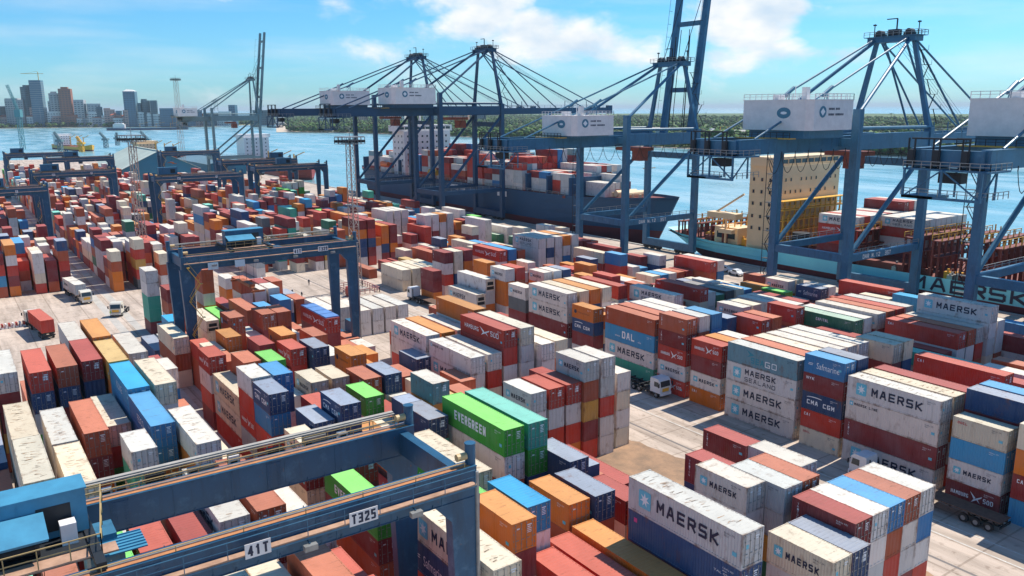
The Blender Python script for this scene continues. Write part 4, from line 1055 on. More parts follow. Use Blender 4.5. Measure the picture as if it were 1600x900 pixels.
# ------------------------------------------------------------ ship to shore cranes
def truss(mb, a, b, w, n, r=.12, mi=0):
    """square lattice column / boom"""
    a = Vector(a); b = Vector(b); d = (b-a).normalized(); up = Vector((0, 0, 1)) if abs(d.z) < .9 else Vector((0, 1, 0)); x = d.cross(up).normalized(); y = x.cross(d).normalized()
    cs = [(x*sx+y*sy)*w/2 for sx, sy in ((-1, -1), (1, -1), (1, 1), (-1, 1))]
    for c in cs: mb.bar(a+c, b+c, r, mi=mi)
    for i in range(n):
        p, q = a.lerp(b, i/n), a.lerp(b, (i+1)/n)
        for j in range(4):
            c0, c1 = cs[j], cs[(j+1) % 4]
            if i % 2: c0, c1 = c1, c0
            mb.bar(p+c0, q+c1, r*.6, mi=mi); mb.bar(p+cs[j], p+cs[(j+1) % 4], r*.6, mi=mi)
def sts(label, xa, xb, yl, yw, zg, zap, yback, boom, house=True, col=None, label_text=None, hy=None, mh_w=22, hz=(.2, 5.0)):
    mm = col or M_sts; t = thing('quay_crane', label, 'quay crane', ((xa+xb)/2, yl, 0), 0, 'ship to shore cranes along the quay')
    ox, oy = (xa+xb)/2, yl; X = (xb-xa)/2; G = yw-yl; gx = X-4.5; YB = yback-yl
    zs_ = 13.4; gd = 3.3
    for s in (-1, 1):
        for yy, nm_ in ((0, 0), (G, 1)):
            mb = MB(); mb.bar((s*X, yy, 2.5), (s*X, yy, zg+(8.5 if not nm_ else 4.2)), 1.5, 1.9, w2=1.5, h2=1.7); mb.build('leg', mm, t)
        mb = MB(); mb.box(s*X-.65, .9, zs_-1.5, s*X+.65, G-.9, zs_); pb = mb.build('portal_beam', mm, t)
        mb = MB(); handrail(mb, (s*(X+.6), .9, zs_), (s*(X+.6), G-.9, zs_), 1.1, 3, .05); mb.build('handrail', M_steel, pb)
        if s > 0 and label_text: child('lettering', stroke_text(label_text, .95, 11, M_txtw, .16), pb, (X+.67, 5, zs_-1.25), (0, 0, R(90)))
        mb = MB(); mb.tube((s*X, 1.0, zs_+.2), (s*X, G-.6, zg-1.0), .55, 10); mb.build('diagonal_brace', M_blue2 if not col else mm, t)
        mb = MB(); mb.box(s*X-.6, .9, zg, s*X+.6, G-.9, zg+gd); mb.tube((s*X, 0, zg+gd+1.2), (s*X, G, zg+gd+1.0), .42, 10, 1); mb.build('side_girder', [mm, M_blue2 if not col else mm], t)
        # twin main girders and boom
        mb = MB(); mb.box(s*gx-.7, YB, zg-.2, s*gx+.7, G+1, zg+2.7); mb.box(s*gx-.9, YB, zg+2.7, s*gx+.9, G+1, zg+2.8); mb.build('main_girder', mm, t)
    for yy, z in ((0, 2.6), (G, 2.6), (0, zg+1.5), (G, zg+1.5), (0, zs_-.8), (G, zg-4)):
        mb = MB(); mb.box(-X+.7, yy-.6, z-.9, X-.7, yy+.6, z+.9)
        if z < 4:
            mb.box(-X-1, yy-.7, 1.2, X+1, yy+.7, 2.6)
            for k in range(8):
                xx = -X-1+(k+.5)*(2*X+2)/8
                if 2 < k < 5: continue
                mb.box(xx-1.1, yy-.5, .5, xx+1.1, yy+.5, 1.2, 1); mb.tube((xx-.5, yy-.3, .42), (xx-.5, yy+.3, .42), .4, 8, 1); mb.tube((xx+.5, yy-.3, .42), (xx+.5, yy+.3, .42), .4, 8, 1)
        mb.build('cross_beam', [mm, M_dark], t)
    # pylon
    for s in (-1, 1):
        mb = MB(); mb.bar((s*X, G, zg+3), (s*gx*.85, G-1, zap), 1.0, 1.2, w2=.8, h2=.9); mb.build('pylon_leg', mm, t)
        mb = MB(); mb.tube((s*X, 0, zg+7.5), (s*gx*.8, G-2, zap-.5), .42, 8); mb.build('back_strut', mm, t)
        mb = MB(); mb.tube((s*gx, YB+5, zg+2.8), (s*gx*.8, G-2.5, zap-.2), .24, 8)
        k_ = .58; p = Vector((s*gx, YB+5, zg+2.8)).lerp(Vector((s*gx*.8, G-2.5, zap-.2)), k_*.75); mb.tube(p-Vector((0, 1.6, .9)), p+Vector((0, 1.6, .9)), .42, 8); mb.bar(p, (p.x, p.y, zg+6.4), .18); mb.bar(p, (p.x, p.y-3.4, zg+6.4), .14); mb.bar((p.x, p.y, zg+8), (p.x, p.y-1.8, zg+8), .12)
        mb.build('backstay', M_blue2 if not col else mm, t)
    mb = MB(); mb.box(-gx*.85-1.5, G-3, zap-1.1, gx*.85+1.5, G+.4, zap+.1)
    mb.box(-gx*.85-2.2, G-3.4, zap+.1, gx*.85+2.2, G+1, zap+.25); ap = mb.build('apex_beam', mm, t)
    for s in (-1, 1):
        mb = MB()
        mb.tube((s*gx*.7, G-2.2, zap+1.0), (s*gx*.7, G-.6, zap+1.0), .8, 12); mb.box(s*gx*.7-.9, G-2.6, zap+.25, s*gx*.7+.9, G-.2, zap+.9); mb.bar((s*gx*1.05, G-1, zap+.2), (s*gx*1.05, G-1, zap+3.4), .16); mb.box(s*gx*1.05-.3, G-1.3, zap+3.0, s*gx*1.05+.3, G-.7, zap+3.3)
        mb.box(s*gx*.6, G-1.3, zap+.24, s*gx*1.08, G-.7, zap+.4); mb.build('sheave', M_dark, ap)
    mb = MB()
    mb.box(-1.2, G-2.4, zap+.25, 1.2, G-.6, zap+1.8); mb.bar((0.4, G-1.5, zap+1.8), (0.4, G-1.5, zap+4.2), .25); mb.bar((.4, G-1.5, zap+4.2), (-2.2, G-1.5, zap+4.2), .22)
    mb.build('hoist_davit', M_dark, ap)
    mb = MB(); handrail(mb, (-gx*.85-2.2, G-3.4, zap+.25), (gx*.85+2.2, G-3.4, zap+.25), 1.1, 1.5, .05); handrail(mb, (gx*.85+2.2, G-3.4, zap+.25), (gx*.85+2.2, G+1, zap+.25), 1.1, 1.5, .05); handrail(mb, (-gx*.85-2.2, G+1, zap+.25), (gx*.85+2.2, G+1, zap+.25), 1.1, 1.5, .05); mb.build('handrail', M_steel, ap)
    # zigzag stair on the pylon
    mb = MB()
    for k in range(5):
        za = zg+5+k*(zap-zg-8)/5; zb_ = za+(zap-zg-8)/5; xx = X+.4-(k+.5)*(X-gx*.85)/5
        ya, yb = (G+.9, G+3.0) if k % 2 else (G+3.0, G+.9); mb.bar((xx, ya, za), (xx, yb, zb_), .16); mb.box(xx-.5, G+.7, zb_-.08, xx+.5, G+3.2, zb_)
        mb.bar((xx+.5, G+3.2, zb_), (xx+.5, G+3.2, zb_+1.1), .06)
    mb.build('staircase', M_dark, t)
    # boom
    if boom == 'up':
        ang = Vector((0, 7.5, 60)).normalized(); Lb = 58
        for s in (-1, 1):
            mb = MB(); a = Vector((s*gx, G+2.0, zg+2)); mb.bar(a, a+ang*Lb, 1.3, 2.4, w2=1.2, h2=1.8); mb.build('boom_girder', mm, t)
            mb = MB(); a2 = a+Vector((s*.9, -1.6, 0)); 
            for k in range(14): q = a2+ang*(3+k*3.9); mb.bar(q, q+Vector((0, -1.3, .1)), .08)
            mb.bar(a2+ang*3+Vector((0, -1.3, 0)), a2+ang*54+Vector((0, -1.3, 0)), .07); mb.build('boom_walkway', M_dark, t)
        mb = MB()
        for q in (14, 34, 52):
            c = Vector((0, G+2, zg+2))+ang*q; mb.bar(c-Vector((gx, 0, 0)), c+Vector((gx, 0, 0)), .9, 1.4)
        mb.build('boom_tie', mm, t)
        mb = MB(); 
        for s in (-1, 1):
            mb.bar((s*gx*.7, G-1, zap), Vector((s*gx*.7, G+2, zg+2))+ang*44, .14)
            mb.bar((s*gx*.55, G+1.5, zg+4), (s*gx*.5, G+3.2, zap+8), .22)
            mb.bar((s*gx*.35, G+1.8, zg+4), (s*gx*.3, G+4.2, zap+10), .16)
        mb.build('boom_hoist_rope', M_dark, t)
    else:
        Lb = boom
        for s in (-1, 1):
            mb = MB(); mb.box(s*gx-.65, G+1.2, zg, s*gx+.65, G+Lb, zg+2.5); mb.box(s*gx-.8, G+Lb, zg-.2, s*gx+.8, G+Lb+2.5, zg+3.4); mb.build('boom_girder', mm, t)
            mb = MB(); mb.tube((s*gx*.8, G-.5, zap-.2), (s*gx, G+Lb*.52, zg+2.6), .24, 8); mb.tube((s*gx*.8, G-.5, zap-.2), (s*gx, G+Lb*.93, zg+2.6), .24, 8); mb.tube((s*gx*.5, G-1.5, zap-.2), (s*gx*.6, G+Lb*.30, zg+3.2), .26, 8); mb.build('forestay', mm, t)
        mb = MB()
        for q in (.25, .5, .75, 1.0): mb.box(-gx+.6, G+Lb*q-.5, zg+.4, gx-.6, G+Lb*q+.5, zg+1.8)
        for q in range(5): mb.bar((gx*.3*(q-2)*.5, G-1, zap+.8), (gx*.3*(q-2)*.5, G+Lb*.78, zg+3), .05)
        for q in (.1, .22, .36, .6, .8): mb.bar((gx, G+Lb*q, zg+2.5), (gx, G+Lb*q, zg+5.2), .2)
        mb.build('boom_tie', mm, t)
        mb = MB(); handrail(mb, (gx+.7, G+1, zg+2.5), (gx+.7, G+Lb, zg+2.5), 1.1, 3, .05); mb.build('handrail', M_steel, t)
    # backreach platform full of machinery
    XO = X; X = gx; mb = MB(); mb.box(-X-1, YB-1.5, zg-.6, X+1.5, YB+5.0, zg-.3); mb.box(-gx, YB-.5, zg, gx, YB+.5, zg+2.6)
    mb.box(-X-.6, YB-2, zg-5.0, -X+4.5, YB+3, zg-4.6); mb.box(-X-.6, YB-2, zg-5, X+.8, YB-1.6, zg-4.6)
    for xx in (-X-.5, 0, X+.6): mb.bar((xx, YB-1.8, zg-4.8), (xx, YB-1.8, zg-.4), .3); mb.bar((xx, YB+2.6, zg-4.8), (xx, YB+2.6, zg-.4), .25)
    mb.bar((-X-.5, YB-1.8, zg-4.8), (0, YB-1.8, zg-.4), .2); mb.bar((0, YB-1.8, zg-.4), (X+.6, YB-1.8, zg-4.8), .2); mb.bar((X+.6, YB-1.8, zg-4.8), (X+.6, YB+2.6, zg-.4), .2)
    bk = mb.build('backreach_platform', mm, t)
    mb = MB()
    for xx in (-X, -1.5, 3.0):
        for q in (-.5, .5): mb.bar((xx+q, YB-1.2, zg-.3), (xx+q, YB-1.2, zg+4.4), .22)
        mb.box(xx-.4, YB-1.4, zg+.2, xx+.4, YB-.6, zg+2.6)
    mb.box(-X, YB-1.4, zg+4.2, 3.6, YB-1.0, zg+4.45); mb.box(-X+1.5, YB+.6, zg-.3, -X+4, YB+3, zg+1.7); mb.box(1, YB+.8, zg-.3, 3, YB+4, zg+1.4); mb.tube((-3, YB+2, zg+.6), (1, YB+2, zg+.6), .8, 10); mb.box(X-2, YB, zg-.3, X, YB+2, zg+1.6)
    mb.box(-2, YB+1, zg-2.6, 1.6, YB+3, zg-1.0); mb.build('winch_gear', M_dark, bk)
    mb = MB()
    for z in (zg-.3, zg-4.6):
        handrail(mb, (X+1.5, YB-1.5, z), (X+1.5, YB+5, z), 1.1, 1.5, .05); handrail(mb, (-X-1, YB-1.5, z), (X+1.5, YB-1.5, z), 1.1, 1.5, .05)
    mb.build('handrail', M_steel, bk)
    X = XO
    # festoon loops under the girder
    mb = MB(); nl = 12; y_a, y_b = YB+8, G-1
    for k in range(nl):
        ya = y_a+k*(y_b-y_a)/nl; wd = (y_b-y_a)/nl
        for j in range(6):
            t0, t1 = j/6, (j+1)/6; f_ = lambda q: -3.6*(1-(2*q-1)**2)
            mb.bar((gx+1.1, ya+wd*t0, zg-.6+f_(t0)), (gx+1.1, ya+wd*t1, zg-.6+f_(t1)), .09)
        mb.bar((gx+1.1, ya, zg-.7), (gx+1.1, ya, zg+.2), .12)
    mb.build('festoon_cable', M_dark, t)
    mb = MB(); mb.box(-gx+.7, G*.45-3, zg-2.0, gx-.7, G*.45+3, zg-1.0); mb.box(-2.2, G*.45+1, zg-5.2, 1.2, G*.45+4.4, zg-2.2); mb.build('trolley', mat('trolley_red', (.28, .07, .04), .6, 0, .3, 1), t)
    # stair tower on the far landside leg
    mb = MB(); cx, cy = -X-1.6, 1.8; n_ = 9
    for k in range(n_):
        z0_ = 3+k*(zg-6)/n_; z1_ = 3+(k+1)*(zg-6)/n_; a, b_ = ((cx-1, cx+1) if k % 2 else (cx+1, cx-1))
        mb.bar((a, cy-1.8, z0_), (b_, cy-1.8, z1_), .14); mb.bar((a, cy-1.8, z0_+1), (b_, cy-1.8, z1_+1), .07); mb.box(cx-1.4, cy-2.3, z1_-.08, cx+1.4, cy-.9, z1_)
    for q in ((cx-1.3, cy-2.2), (cx+1.3, cy-2.2)): mb.bar((*q, 2.5), (*q, zg), .12)
    mb.build('stair_tower', M_dark, t)
    if house:
        h0, h1 = hy or (-18, -4); xr = X+2.2; xl = xr-mh_w; z0_, z1_ = zg+hz[0]+3.0, zg+hz[0]+3.0+hz[1]; c = 3.2
        pts = [(xl, h0+0), (xr-.01, h0), (xr, h1), (xl, h1)] if True else None
        pts = [(xl, h0), (xr-1.2, h0), (xr, h0+1.2), (xr, h1), (xl, h1)]
        mb = MB(); mb.prism(pts, z0_, z1_); mb.prism([(xl-.1, h0-.1), (xr-1.2, h0-.1), (xr+.1, h0+1.1), (xr+.1, h1+.1), (xl-.1, h1+.1)], z1_, z1_+.18)
        for k in range(1, 7): yy = h0+1.2+(h1-h0-1.2)*k/7; mb.box(xr, yy-.03, z0_, xr+.015, yy+.03, z1_)
        for k in range(1, 9): xx = xl+(xr-1.2-xl)*k/9; mb.box(xx-.03, h0-.015, z0_, xx+.03, h0, z1_)
        hs = mb.build('machine_house', M_white, t)
        mb = MB(); mb.prism([(xl+1, h0+1), (xr-2, h0+1), (xr-1.5, h0+2), (xr-1.5, h1-.5), (xl+1, h1-.5)], zg+2.8, z0_); mb.build('house_base', mm, hs)
        mb = MB(); zz = (z0_+z1_)/2+.7; yc = h0+(h1-h0)*.28; pts_ = [(xr+.03, yc+1.15*math.cos(a), zz+1.15*math.sin(a)) for a in [6.2832*i/16 for i in range(16)]]; mb.add(pts_, [tuple(range(16))])
        xc = xl+(xr-xl)*.62; mb.add([(xc+1.7*math.cos(a), h0-.03, zz-.2+1.1*math.sin(a)) for a in [6.2832*i/16 for i in range(16)]], [tuple(range(16))[::-1]])
        em = mb.build('emblem', mat('emblem_blue_green', (.06, .20, .28), .6), hs)
        mb = MB(); mb.add([(xr+.05, yc+.75*math.cos(a), zz+.75*math.sin(a)) for a in [6.2832*i/4 for i in range(4)]], [(0, 1, 2, 3)]); mb.add([(xc+.8*math.cos(a), h0-.05, zz-.2+.3*math.sin(a)) for a in [6.2832*i/8 for i in range(8)]], [tuple(range(8))[::-1]]); mb.build('star', M_txtw, em)
        mb = MB(); rg_ = random.Random(4)
        for row, zq in ((0, zz+.35), (1, zz-.75)):
            yy = yc+1.9
            for k in range(9 if row == 0 else 12):
                wq = rg_.choice((.22, .3, .34)); mb.box(xr+.01, yy, zq, xr+.03, yy+wq, zq+.42); yy += wq+(.12 if k != 4 else .45)
                if yy > h1-.6: break
        mb.build('lettering', M_txtd, hs)
        mb = MB(); handrail(mb, (xl, h0, z1_+.18), (xr-1.2, h0, z1_+.18), 1.1, 1.5, .05); handrail(mb, (xr, h0+1.2, z1_+.18), (xr, h1, z1_+.18), 1.1, 1.5, .05); handrail(mb, (xl, h1, z1_+.18), (xr, h1, z1_+.18), 1.1, 1.5, .05)
        mb.box(xl+5, h0+3, z1_+.18, xl+6.5, h0+5, z1_+1.2); mb.box(xl+12, h0+3, z1_+.18, xl+13.2, h0+4, z1_+2.6); mb.bar((xl+9, h0+5, z1_), (xl+9, h0+5, z1_+3), .12); mb.build('roof_railing', M_white, hs)
        mb = MB(); mb.box(xl-.5, h0-2.0, zg+2.7, xr-3, h0, zg+2.9, 1); handrail(mb, (xl-.5, h0-2, zg+2.9), (xr-3, h0-2, zg+2.9), 1.1, 1.5, .05); mb.build('service_balcony', [M_dark, M_rail], hs)
    return t
sts('blue quay crane with boom raised out of the top of the view', -196.0, -175.5, 161.5, 190, 34.6, 58.5, 124, 'up', label_text='DAR N.12  35T', hy=(-21, -7), mh_w=14, hz=(.3, 5.2))
sts('blue quay crane whose apex and stays stand fully in view, before the cream ship tower', -123.5, -104.0, 161.5, 190, 36.2, 61.0, 129, 46, label_text='DAR N.12  35T', hy=(-19.5, -5.5), mh_w=16.5, hz=(1.4, 5.9))
sts('blue quay crane cut off by the right edge, before the ship lettering', -77.0, -57.0, 161.5, 190, 36.0, 61, 129, 46, hy=(-19.5, -5.5), mh_w=16.5, hz=(1.4, 5.9))
sts('dark blue quay crane with lowered boom, left of the twin pair over the dark ship', -359.0, -338.0, 161.5, 190, 42.8, 68.5, 121, 60, hy=(-21, -3), mh_w=12, col=M_navyc, hz=(1.2, 5.8))
sts('dark blue quay crane with lowered boom, right of the twin pair over the dark ship', -301.0, -280.5, 161.5, 190, 42.8, 68.5, 121, 60, hy=(-21, -3), mh_w=12, col=M_navyc, hz=(1.2, 5.8))
M_grey = mat('grey_green_paint', (.16, .24, .26), .5, 0, .2, .3)
sts('grey far quay crane with raised boom left of the open water', -600, -582, 158, 190, 38, 66, 140, 'up', house=True, col=M_grey, hy=(-22, -10), mh_w=14)
# ------------------------------------------------------------ ships
def hull(t, st, yc, zr, up, low, zb=-6):
    """st: (x, half beam deck, half beam waterline, deck z)"""
    for nm_, mtl, za, zc in (('hull_side', up, 0, 1), ('hull_bottom', low, 1, 2)):
        mb = MB(); n = len(st)
        def prof(s):
            x, hd, hw, zd, *r = s; xw = r[0] if r else x
            q = lambda z: (hw+(hd-hw)*max(0, (z-zb)/(zd-zb))**.7, xw+(x-xw)*max(0, (z-zb)/(zd-zb)))
            return q
        for s in (-1, 1):
            vs = []
            for stn in st:
                q = prof(stn); zd = stn[3]
                lv = [zd, (zd*2+zr)/3, (zd+2*zr)/3, zr] if nm_ == 'hull_side' else [zr, (zr+zb)/2, zb]
                for z in lv: h_, x_ = q(z); vs.append((x_, yc+s*h_, z))
            k = 4 if nm_ == 'hull_side' else 3
            fs = []
            for i in range(n-1):
                for j in range(k-1):
                    f = (i*k+j, (i+1)*k+j, (i+1)*k+j+1, i*k+j+1); fs.append(f if s > 0 else f[::-1])
            mb.add(vs, fs)
        # transom and stem
        for stn, fl in ((st[0], 1), (st[-1], -1)):
            q = prof(stn); zd = stn[3]; lv = [zd, (zd+zr)/2, zr] if nm_ == 'hull_side' else [zr, zb]
            for a, b in zip(lv, lv[1:]):
                (h1, x1), (h2, x2) = q(a), q(b); f = (0, 1, 2, 3) if fl > 0 else (3, 2, 1, 0)
                mb.add([(x1, yc-h1, a), (x1, yc+h1, a), (x2, yc+h2, b), (x2, yc-h2, b)], [f])
        mb.build(nm_, mtl, t)
    mb = MB(); 
    for a, b in zip(st, st[1:]): mb.add([(a[0], yc-a[1], a[3]-.9), (b[0], yc-b[1], b[3]-.9), (b[0], yc+b[1], b[3]-.9), (a[0], yc+a[1], a[3]-.9)], [(0, 1, 2, 3)])
    return mb
M_navy = mat('dark_navy_hull', (.008, .058, .13), .6, 0, .3, .08, (.011, .070, .15))
M_boot = mat('maroon_antifouling', (.16, .02, .025), .7, 0, .3, .1)
M_turq = mat('turquoise_hull', (.24, .80, .84), .5, 0, .2, .06, (.18, .66, .72))
M_rdeck = mat('red_oxide_deck', (.22, .045, .03), .7, 0, .35, .3)
M_cream = mat('cream_superstructure', (.84, .60, .34), .55, 0, .12, .2)
M_ywl = mat('yellow_orange_paint', (.88, .45, .04), .5, 0, .2, .3)
# dark ship
t = thing('container_ship', 'long dark navy container ship loaded with boxes beyond the quay cranes', 'ship', (0, 0, 0), 0, 'container ships at the quay')
st = [(-436, 11, 5, 14.0, -430), (-425, 15.5, 12, 13.2, -422), (-400, 16, 16, 12.6), (-300, 16, 16, 12.6), (-262, 15.8, 15, 12.6), (-235, 14, 9.5, 13.0), (-218, 9.5, 4, 13.8, -222), (-207, 4.5, 1.0, 14.4, -216), (-201, .4, .2, 14.9, -213)]
dk = hull(t, st, 210, 2.2, M_navy, M_boot); dk.build('deck', M_rdeck, t)
mb = MB()
for x in range(-424, -240, 14): mb.box(x-1.9, 195.5, 11.5, x-.9, 225, 19.5); 
mb.build('lashing_bridge', M_navy, t)
mb = MB(); mb.box(-392, 197, 12, -379, 224, 34); mb.box(-390.5, 194, 34, -380.5, 226, 37); ss = mb.build('superstructure', M_white, t)
def panes(parent, pts):
    """pts: (x, y, z, faces_x, width, height): one pane each, sunk in a raised frame"""
    cache = {}
    for x, y, z, fx, w_, h_ in pts:
        k = (fx, w_, h_)
        if k not in cache:
            m = MB(); f = .09
            if fx: m.box(0, 0, 0, .03, w_, h_); m.box(0, -f, -f, .12, 0, h_+f, 1); m.box(0, w_, -f, .12, w_+f, h_+f, 1); m.box(0, 0, h_, .12, w_, h_+f, 1); m.box(0, 0, -f, .12, w_, 0, 1)
            else: m.box(0, -.03, 0, w_, 0, h_); m.box(-f, -.12, -f, 0, 0, h_+f, 1); m.box(w_, -.12, -f, w_+f, 0, h_+f, 1); m.box(0, -.12, h_, w_, 0, h_+f, 1); m.box(0, -.12, -f, w_, 0, 0, 1)
            cache[k] = m.mesh('window', [M_glass, parent.data.materials[0]])
        child('window', cache[k], parent, (x, y, z))
panes(ss, [(-379, 198.5+k*2.8, z, 1, 1.0, 1.0) for z in (16, 19, 22, 25, 28, 31) for k in range(9)]+[(-390+k*4, 197, z, 0, 1.0, 1.0) for z in (16, 19, 22, 25, 28, 31) for k in range(3)]+[(-380.5, 195.2+k*3, 34.9, 1, 2.6, 1.3) for k in range(10)])
mb = MB(); mb.box(-398, 205, 12, -393, 215, 31); mb.box(-397.5, 206, 31, -393.5, 214, 35, 1); mb.build('funnel', [M_ywl, M_navy], t)
mb = MB(); mb.tube((-386, 210, 37), (-386, 210, 46), .5, 8); mb.bar((-386, 205, 42), (-386, 215, 42), .4); mb.build('mast', M_white, t)
mb = MB(); mb.tube((-216, 210, 13), (-216, 210, 29), .6, 8, r2=.35); mb.bar((-216, 207, 24), (-216, 213, 24), .3); mb.build('foremast', M_cream, t)
mb = MB()
for x in (-228, -223): mb.tube((x, 205, 14.2), (x, 215, 14.2), 1.2, 12)
for k in range(8): mb.box(-236+k*3, 203.5+k*.6, 13, -235.2+k*3, 204.3+k*.6, 14.6)
mb.build('anchor_winch', M_cream, t)
mb = MB(); mb.box(-222, 199.5, 12.5, -214, 200.2, 13.6) if False else None
handrail(mb, (-420, 194.6, 12.6), (-245, 194.6, 12.6), 1.2, 4, .07); mb.build('deck_rail', M_steel, t)
mb = MB(); mb.box(-330, 193.85, 9.2, -322, 193.9, 11.4); mb.box(-320, 193.85, 9.6, -316, 193.9, 11.0); mb.box(-290, 193.85, 9.2, -283, 193.9, 11.4); mb.build('name_board', M_white, t)
mb = MB(); mb.tube((-400, 194.6, 17), (-393, 194.6, 17), 1.5, 10, r2=1.1); mb.build('lifeboat', mat('lifeboat_orange', (.75, .16, .03), .5), t)
mb = MB(); mb.tube((-349, 194.8, 15.5), (-342, 194.8, 15.5), 1.6, 10, r2=1.2); mb.build('lifeboat', M_ywl, t)
for xb in (-418, -404, -372, -358, -344, -330, -316, -302, -286, -272, -258, -244):
    mb = MB(); q_ = 16 if xb < -250 else 7; mb.box(xb-.2, 210-q_+1.2, 11.6, xb+12.4, 210+q_-1.2, 12.58); mb.build('hatch_cover', M_rdeck, t)
# turquoise ship
t = thing('container_ship', 'turquoise container ship with cream tower and large dark hull lettering', 'ship', (0, 0, 0), 0, 'container ships at the quay')
st = [(-194, 12, 3.5, 6.2, -178), (-186, 14.8, 7, 5.4, -174), (-170, 16, 13, 4.8), (-150, 16, 16, 4.8), (-60, 16, 16, 5.2), (40, 16, 14, 5.2), (70, 9, 5, 6.5), (90, .5, .3, 8)]
dk = hull(t, st, 210, 1.4, M_turq, M_boot); dk.build('deck', M_rdeck, t)
yt = 193.86
for c_, x_ in zip('MAERSK', (-107.0, -102.0, -97.3, -92.8, -88.4, -83.8)):
    child('lettering', stroke_text(c_, 3.2, 3.7, M_txtd, .2), t, (x_, yt, 1.75))
for xb in (-137, -123.5):
    mb = MB(); mb.box(xb-.2, 196.5, 3.8, xb+12.4, 225, 6.18); mb.build('hatch_cover', M_rdeck, t)
# tower: cream above, yellow lashing gear in front
mb = MB(); mb.box(-159.2, 195.5, 4, -150, 225.5, 28.6); mb.box(-158.5, 194.5, 28.6, -150.5, 226, 31.2)
for z in (9, 12.5, 16, 19.5, 23, 26): mb.box(-159.26, 195.44, z-.12, -149.95, 225.56, z)
ss = mb.build('superstructure', M_cream, t)
panes(ss, [(-150, 197.2+k*2.35, z, 1, .7, .95) for z in (10.0, 13.5, 17.2, 20.7, 24.2) for k in range(12) if (k*7+int(z)) % 5]+[(-158+k*2.9, 195.5, z, 0, .8, 1.0) for z in (10.0, 13.5, 17.2, 20.7, 24.2) for k in range(3)]+[(-150.5, 195.4+k*3, 29.3, 1, 2.6, 1.2) for k in range(10)])
mb = MB(); mb.box(-172, 192.2, 12.5, -161, 195.5, 14.2); mb.bar((-170, 194, 14), (-161, 195.6, 20), .5); mb.bar((-166, 194, 5), (-166, 194, 12.5), .5); mb.box(-168, 193.0, 8, -163, 194.8, 9.2); mb.build('bridge_wing', M_cream, ss)
mb = MB()
for k in range(13): yy = 196+k*2.4; mb.bar((-148.6, yy, 5), (-148.6, yy, 19), .35); mb.bar((-147.2, yy, 5), (-147.2, yy, 15), .3)
for z in (7.5, 10.5, 13.5, 16.5, 19): mb.box(-149.4, 195.5, z-.25, -147.0, 225.5, z)
for z in (10.5, 13.5, 16.5): handrail(mb, (-147.0, 195.5, z), (-147.0, 225.5, z), 1.1, 2.4, .07)
mb.build('lashing_bridge', M_ywl, t)
mb = MB(); mb.tube((-143, 199, 6), (-143, 199, 10.4), 2.4, 14); mb.build('mooring_winch', M_dark, t)
for xb in (-189, -182, -175, -168, -123.9, -110, -103, -96, -89, -82, -75, -68, -55, -42):
    mb = MB(); zt_ = 9.0 if xb < -160 else 13.6
    y0_ = 195.2 if xb > -170 else 198
    for k in range(11): yy = y0_+k*2.85; mb.bar((xb, yy, 4), (xb, yy, zt_), .45); mb.bar((xb+1.6, yy, 4), (xb+1.6, yy, zt_), .35)
    for z in ((zt_, zt_*.72) if xb > -160 else (zt_,)):
        mb.box(xb-.3, y0_-.3, z-.3, xb+2.0, y0_+29, z)
    o_ = mb.build('lashing_frame', M_rdeck, t)
    mb = MB(); handrail(mb, (xb-.3, y0_-.2, zt_), (xb-.3, y0_+29, zt_), 1.2, 2.8, .08)
    for k in range(11): yy = y0_+k*2.85; mb.bar((xb+2, yy, zt_), (xb+2, yy, zt_+(2.0 if k % 2 else 1.2)), .25)
    mb.build('handrail', M_ywl, o_)
rg = random.Random(8)
for k in range(72):
    mb = MB(); far_ = k >= 46
    xx = rg.uniform(-190, -163) if far_ else rg.uniform(-115, -50); yy = rg.uniform(197.4, 205) if far_ else rg.uniform(195.4, 199); w_ = rg.uniform(.6, 2.6); h_ = rg.uniform(.5, 1.8)
    mb.box(xx, yy, 4.2, xx+w_, yy+.9, 5.2+h_*.6); mb.tube((xx+w_/2, yy+.45, 5.2+h_*.6), (xx+w_/2, yy+.45, 5.2+h_), .3, 8)
    mb.build('deck_vent', rg.choice((M_rdeck, M_rdeck, M_ywl, M_steel)), t)
mb = MB(); mb.box(-172, 196, 4.5, -163, 204, 9.4); mb.box(-171, 195.9, 6, -164, 195.95, 8, 1); mb.build('deck_house', [M_cream, M_glass], t)
mb = MB()
for k in range(14):
    a0 = R(360*k/14); mb.tube((-75+1.6*math.cos(a0), 197.0, 12.4+1.6*math.sin(a0)), (-75+1.6*math.cos(a0), 199, 12.4+1.6*math.sin(a0)), .45, 6)
mb.tube((-75, 196.8, 12.4), (-75, 197.1, 12.4), 2.3, 18); mb.tube((-75, 199, 12.4), (-75, 199.3, 12.4), 2.3, 18); mb.box(-76.5, 196.9, 5, -73.5, 199.2, 10.4); mb.build('hose_reel', M_ywl, t)
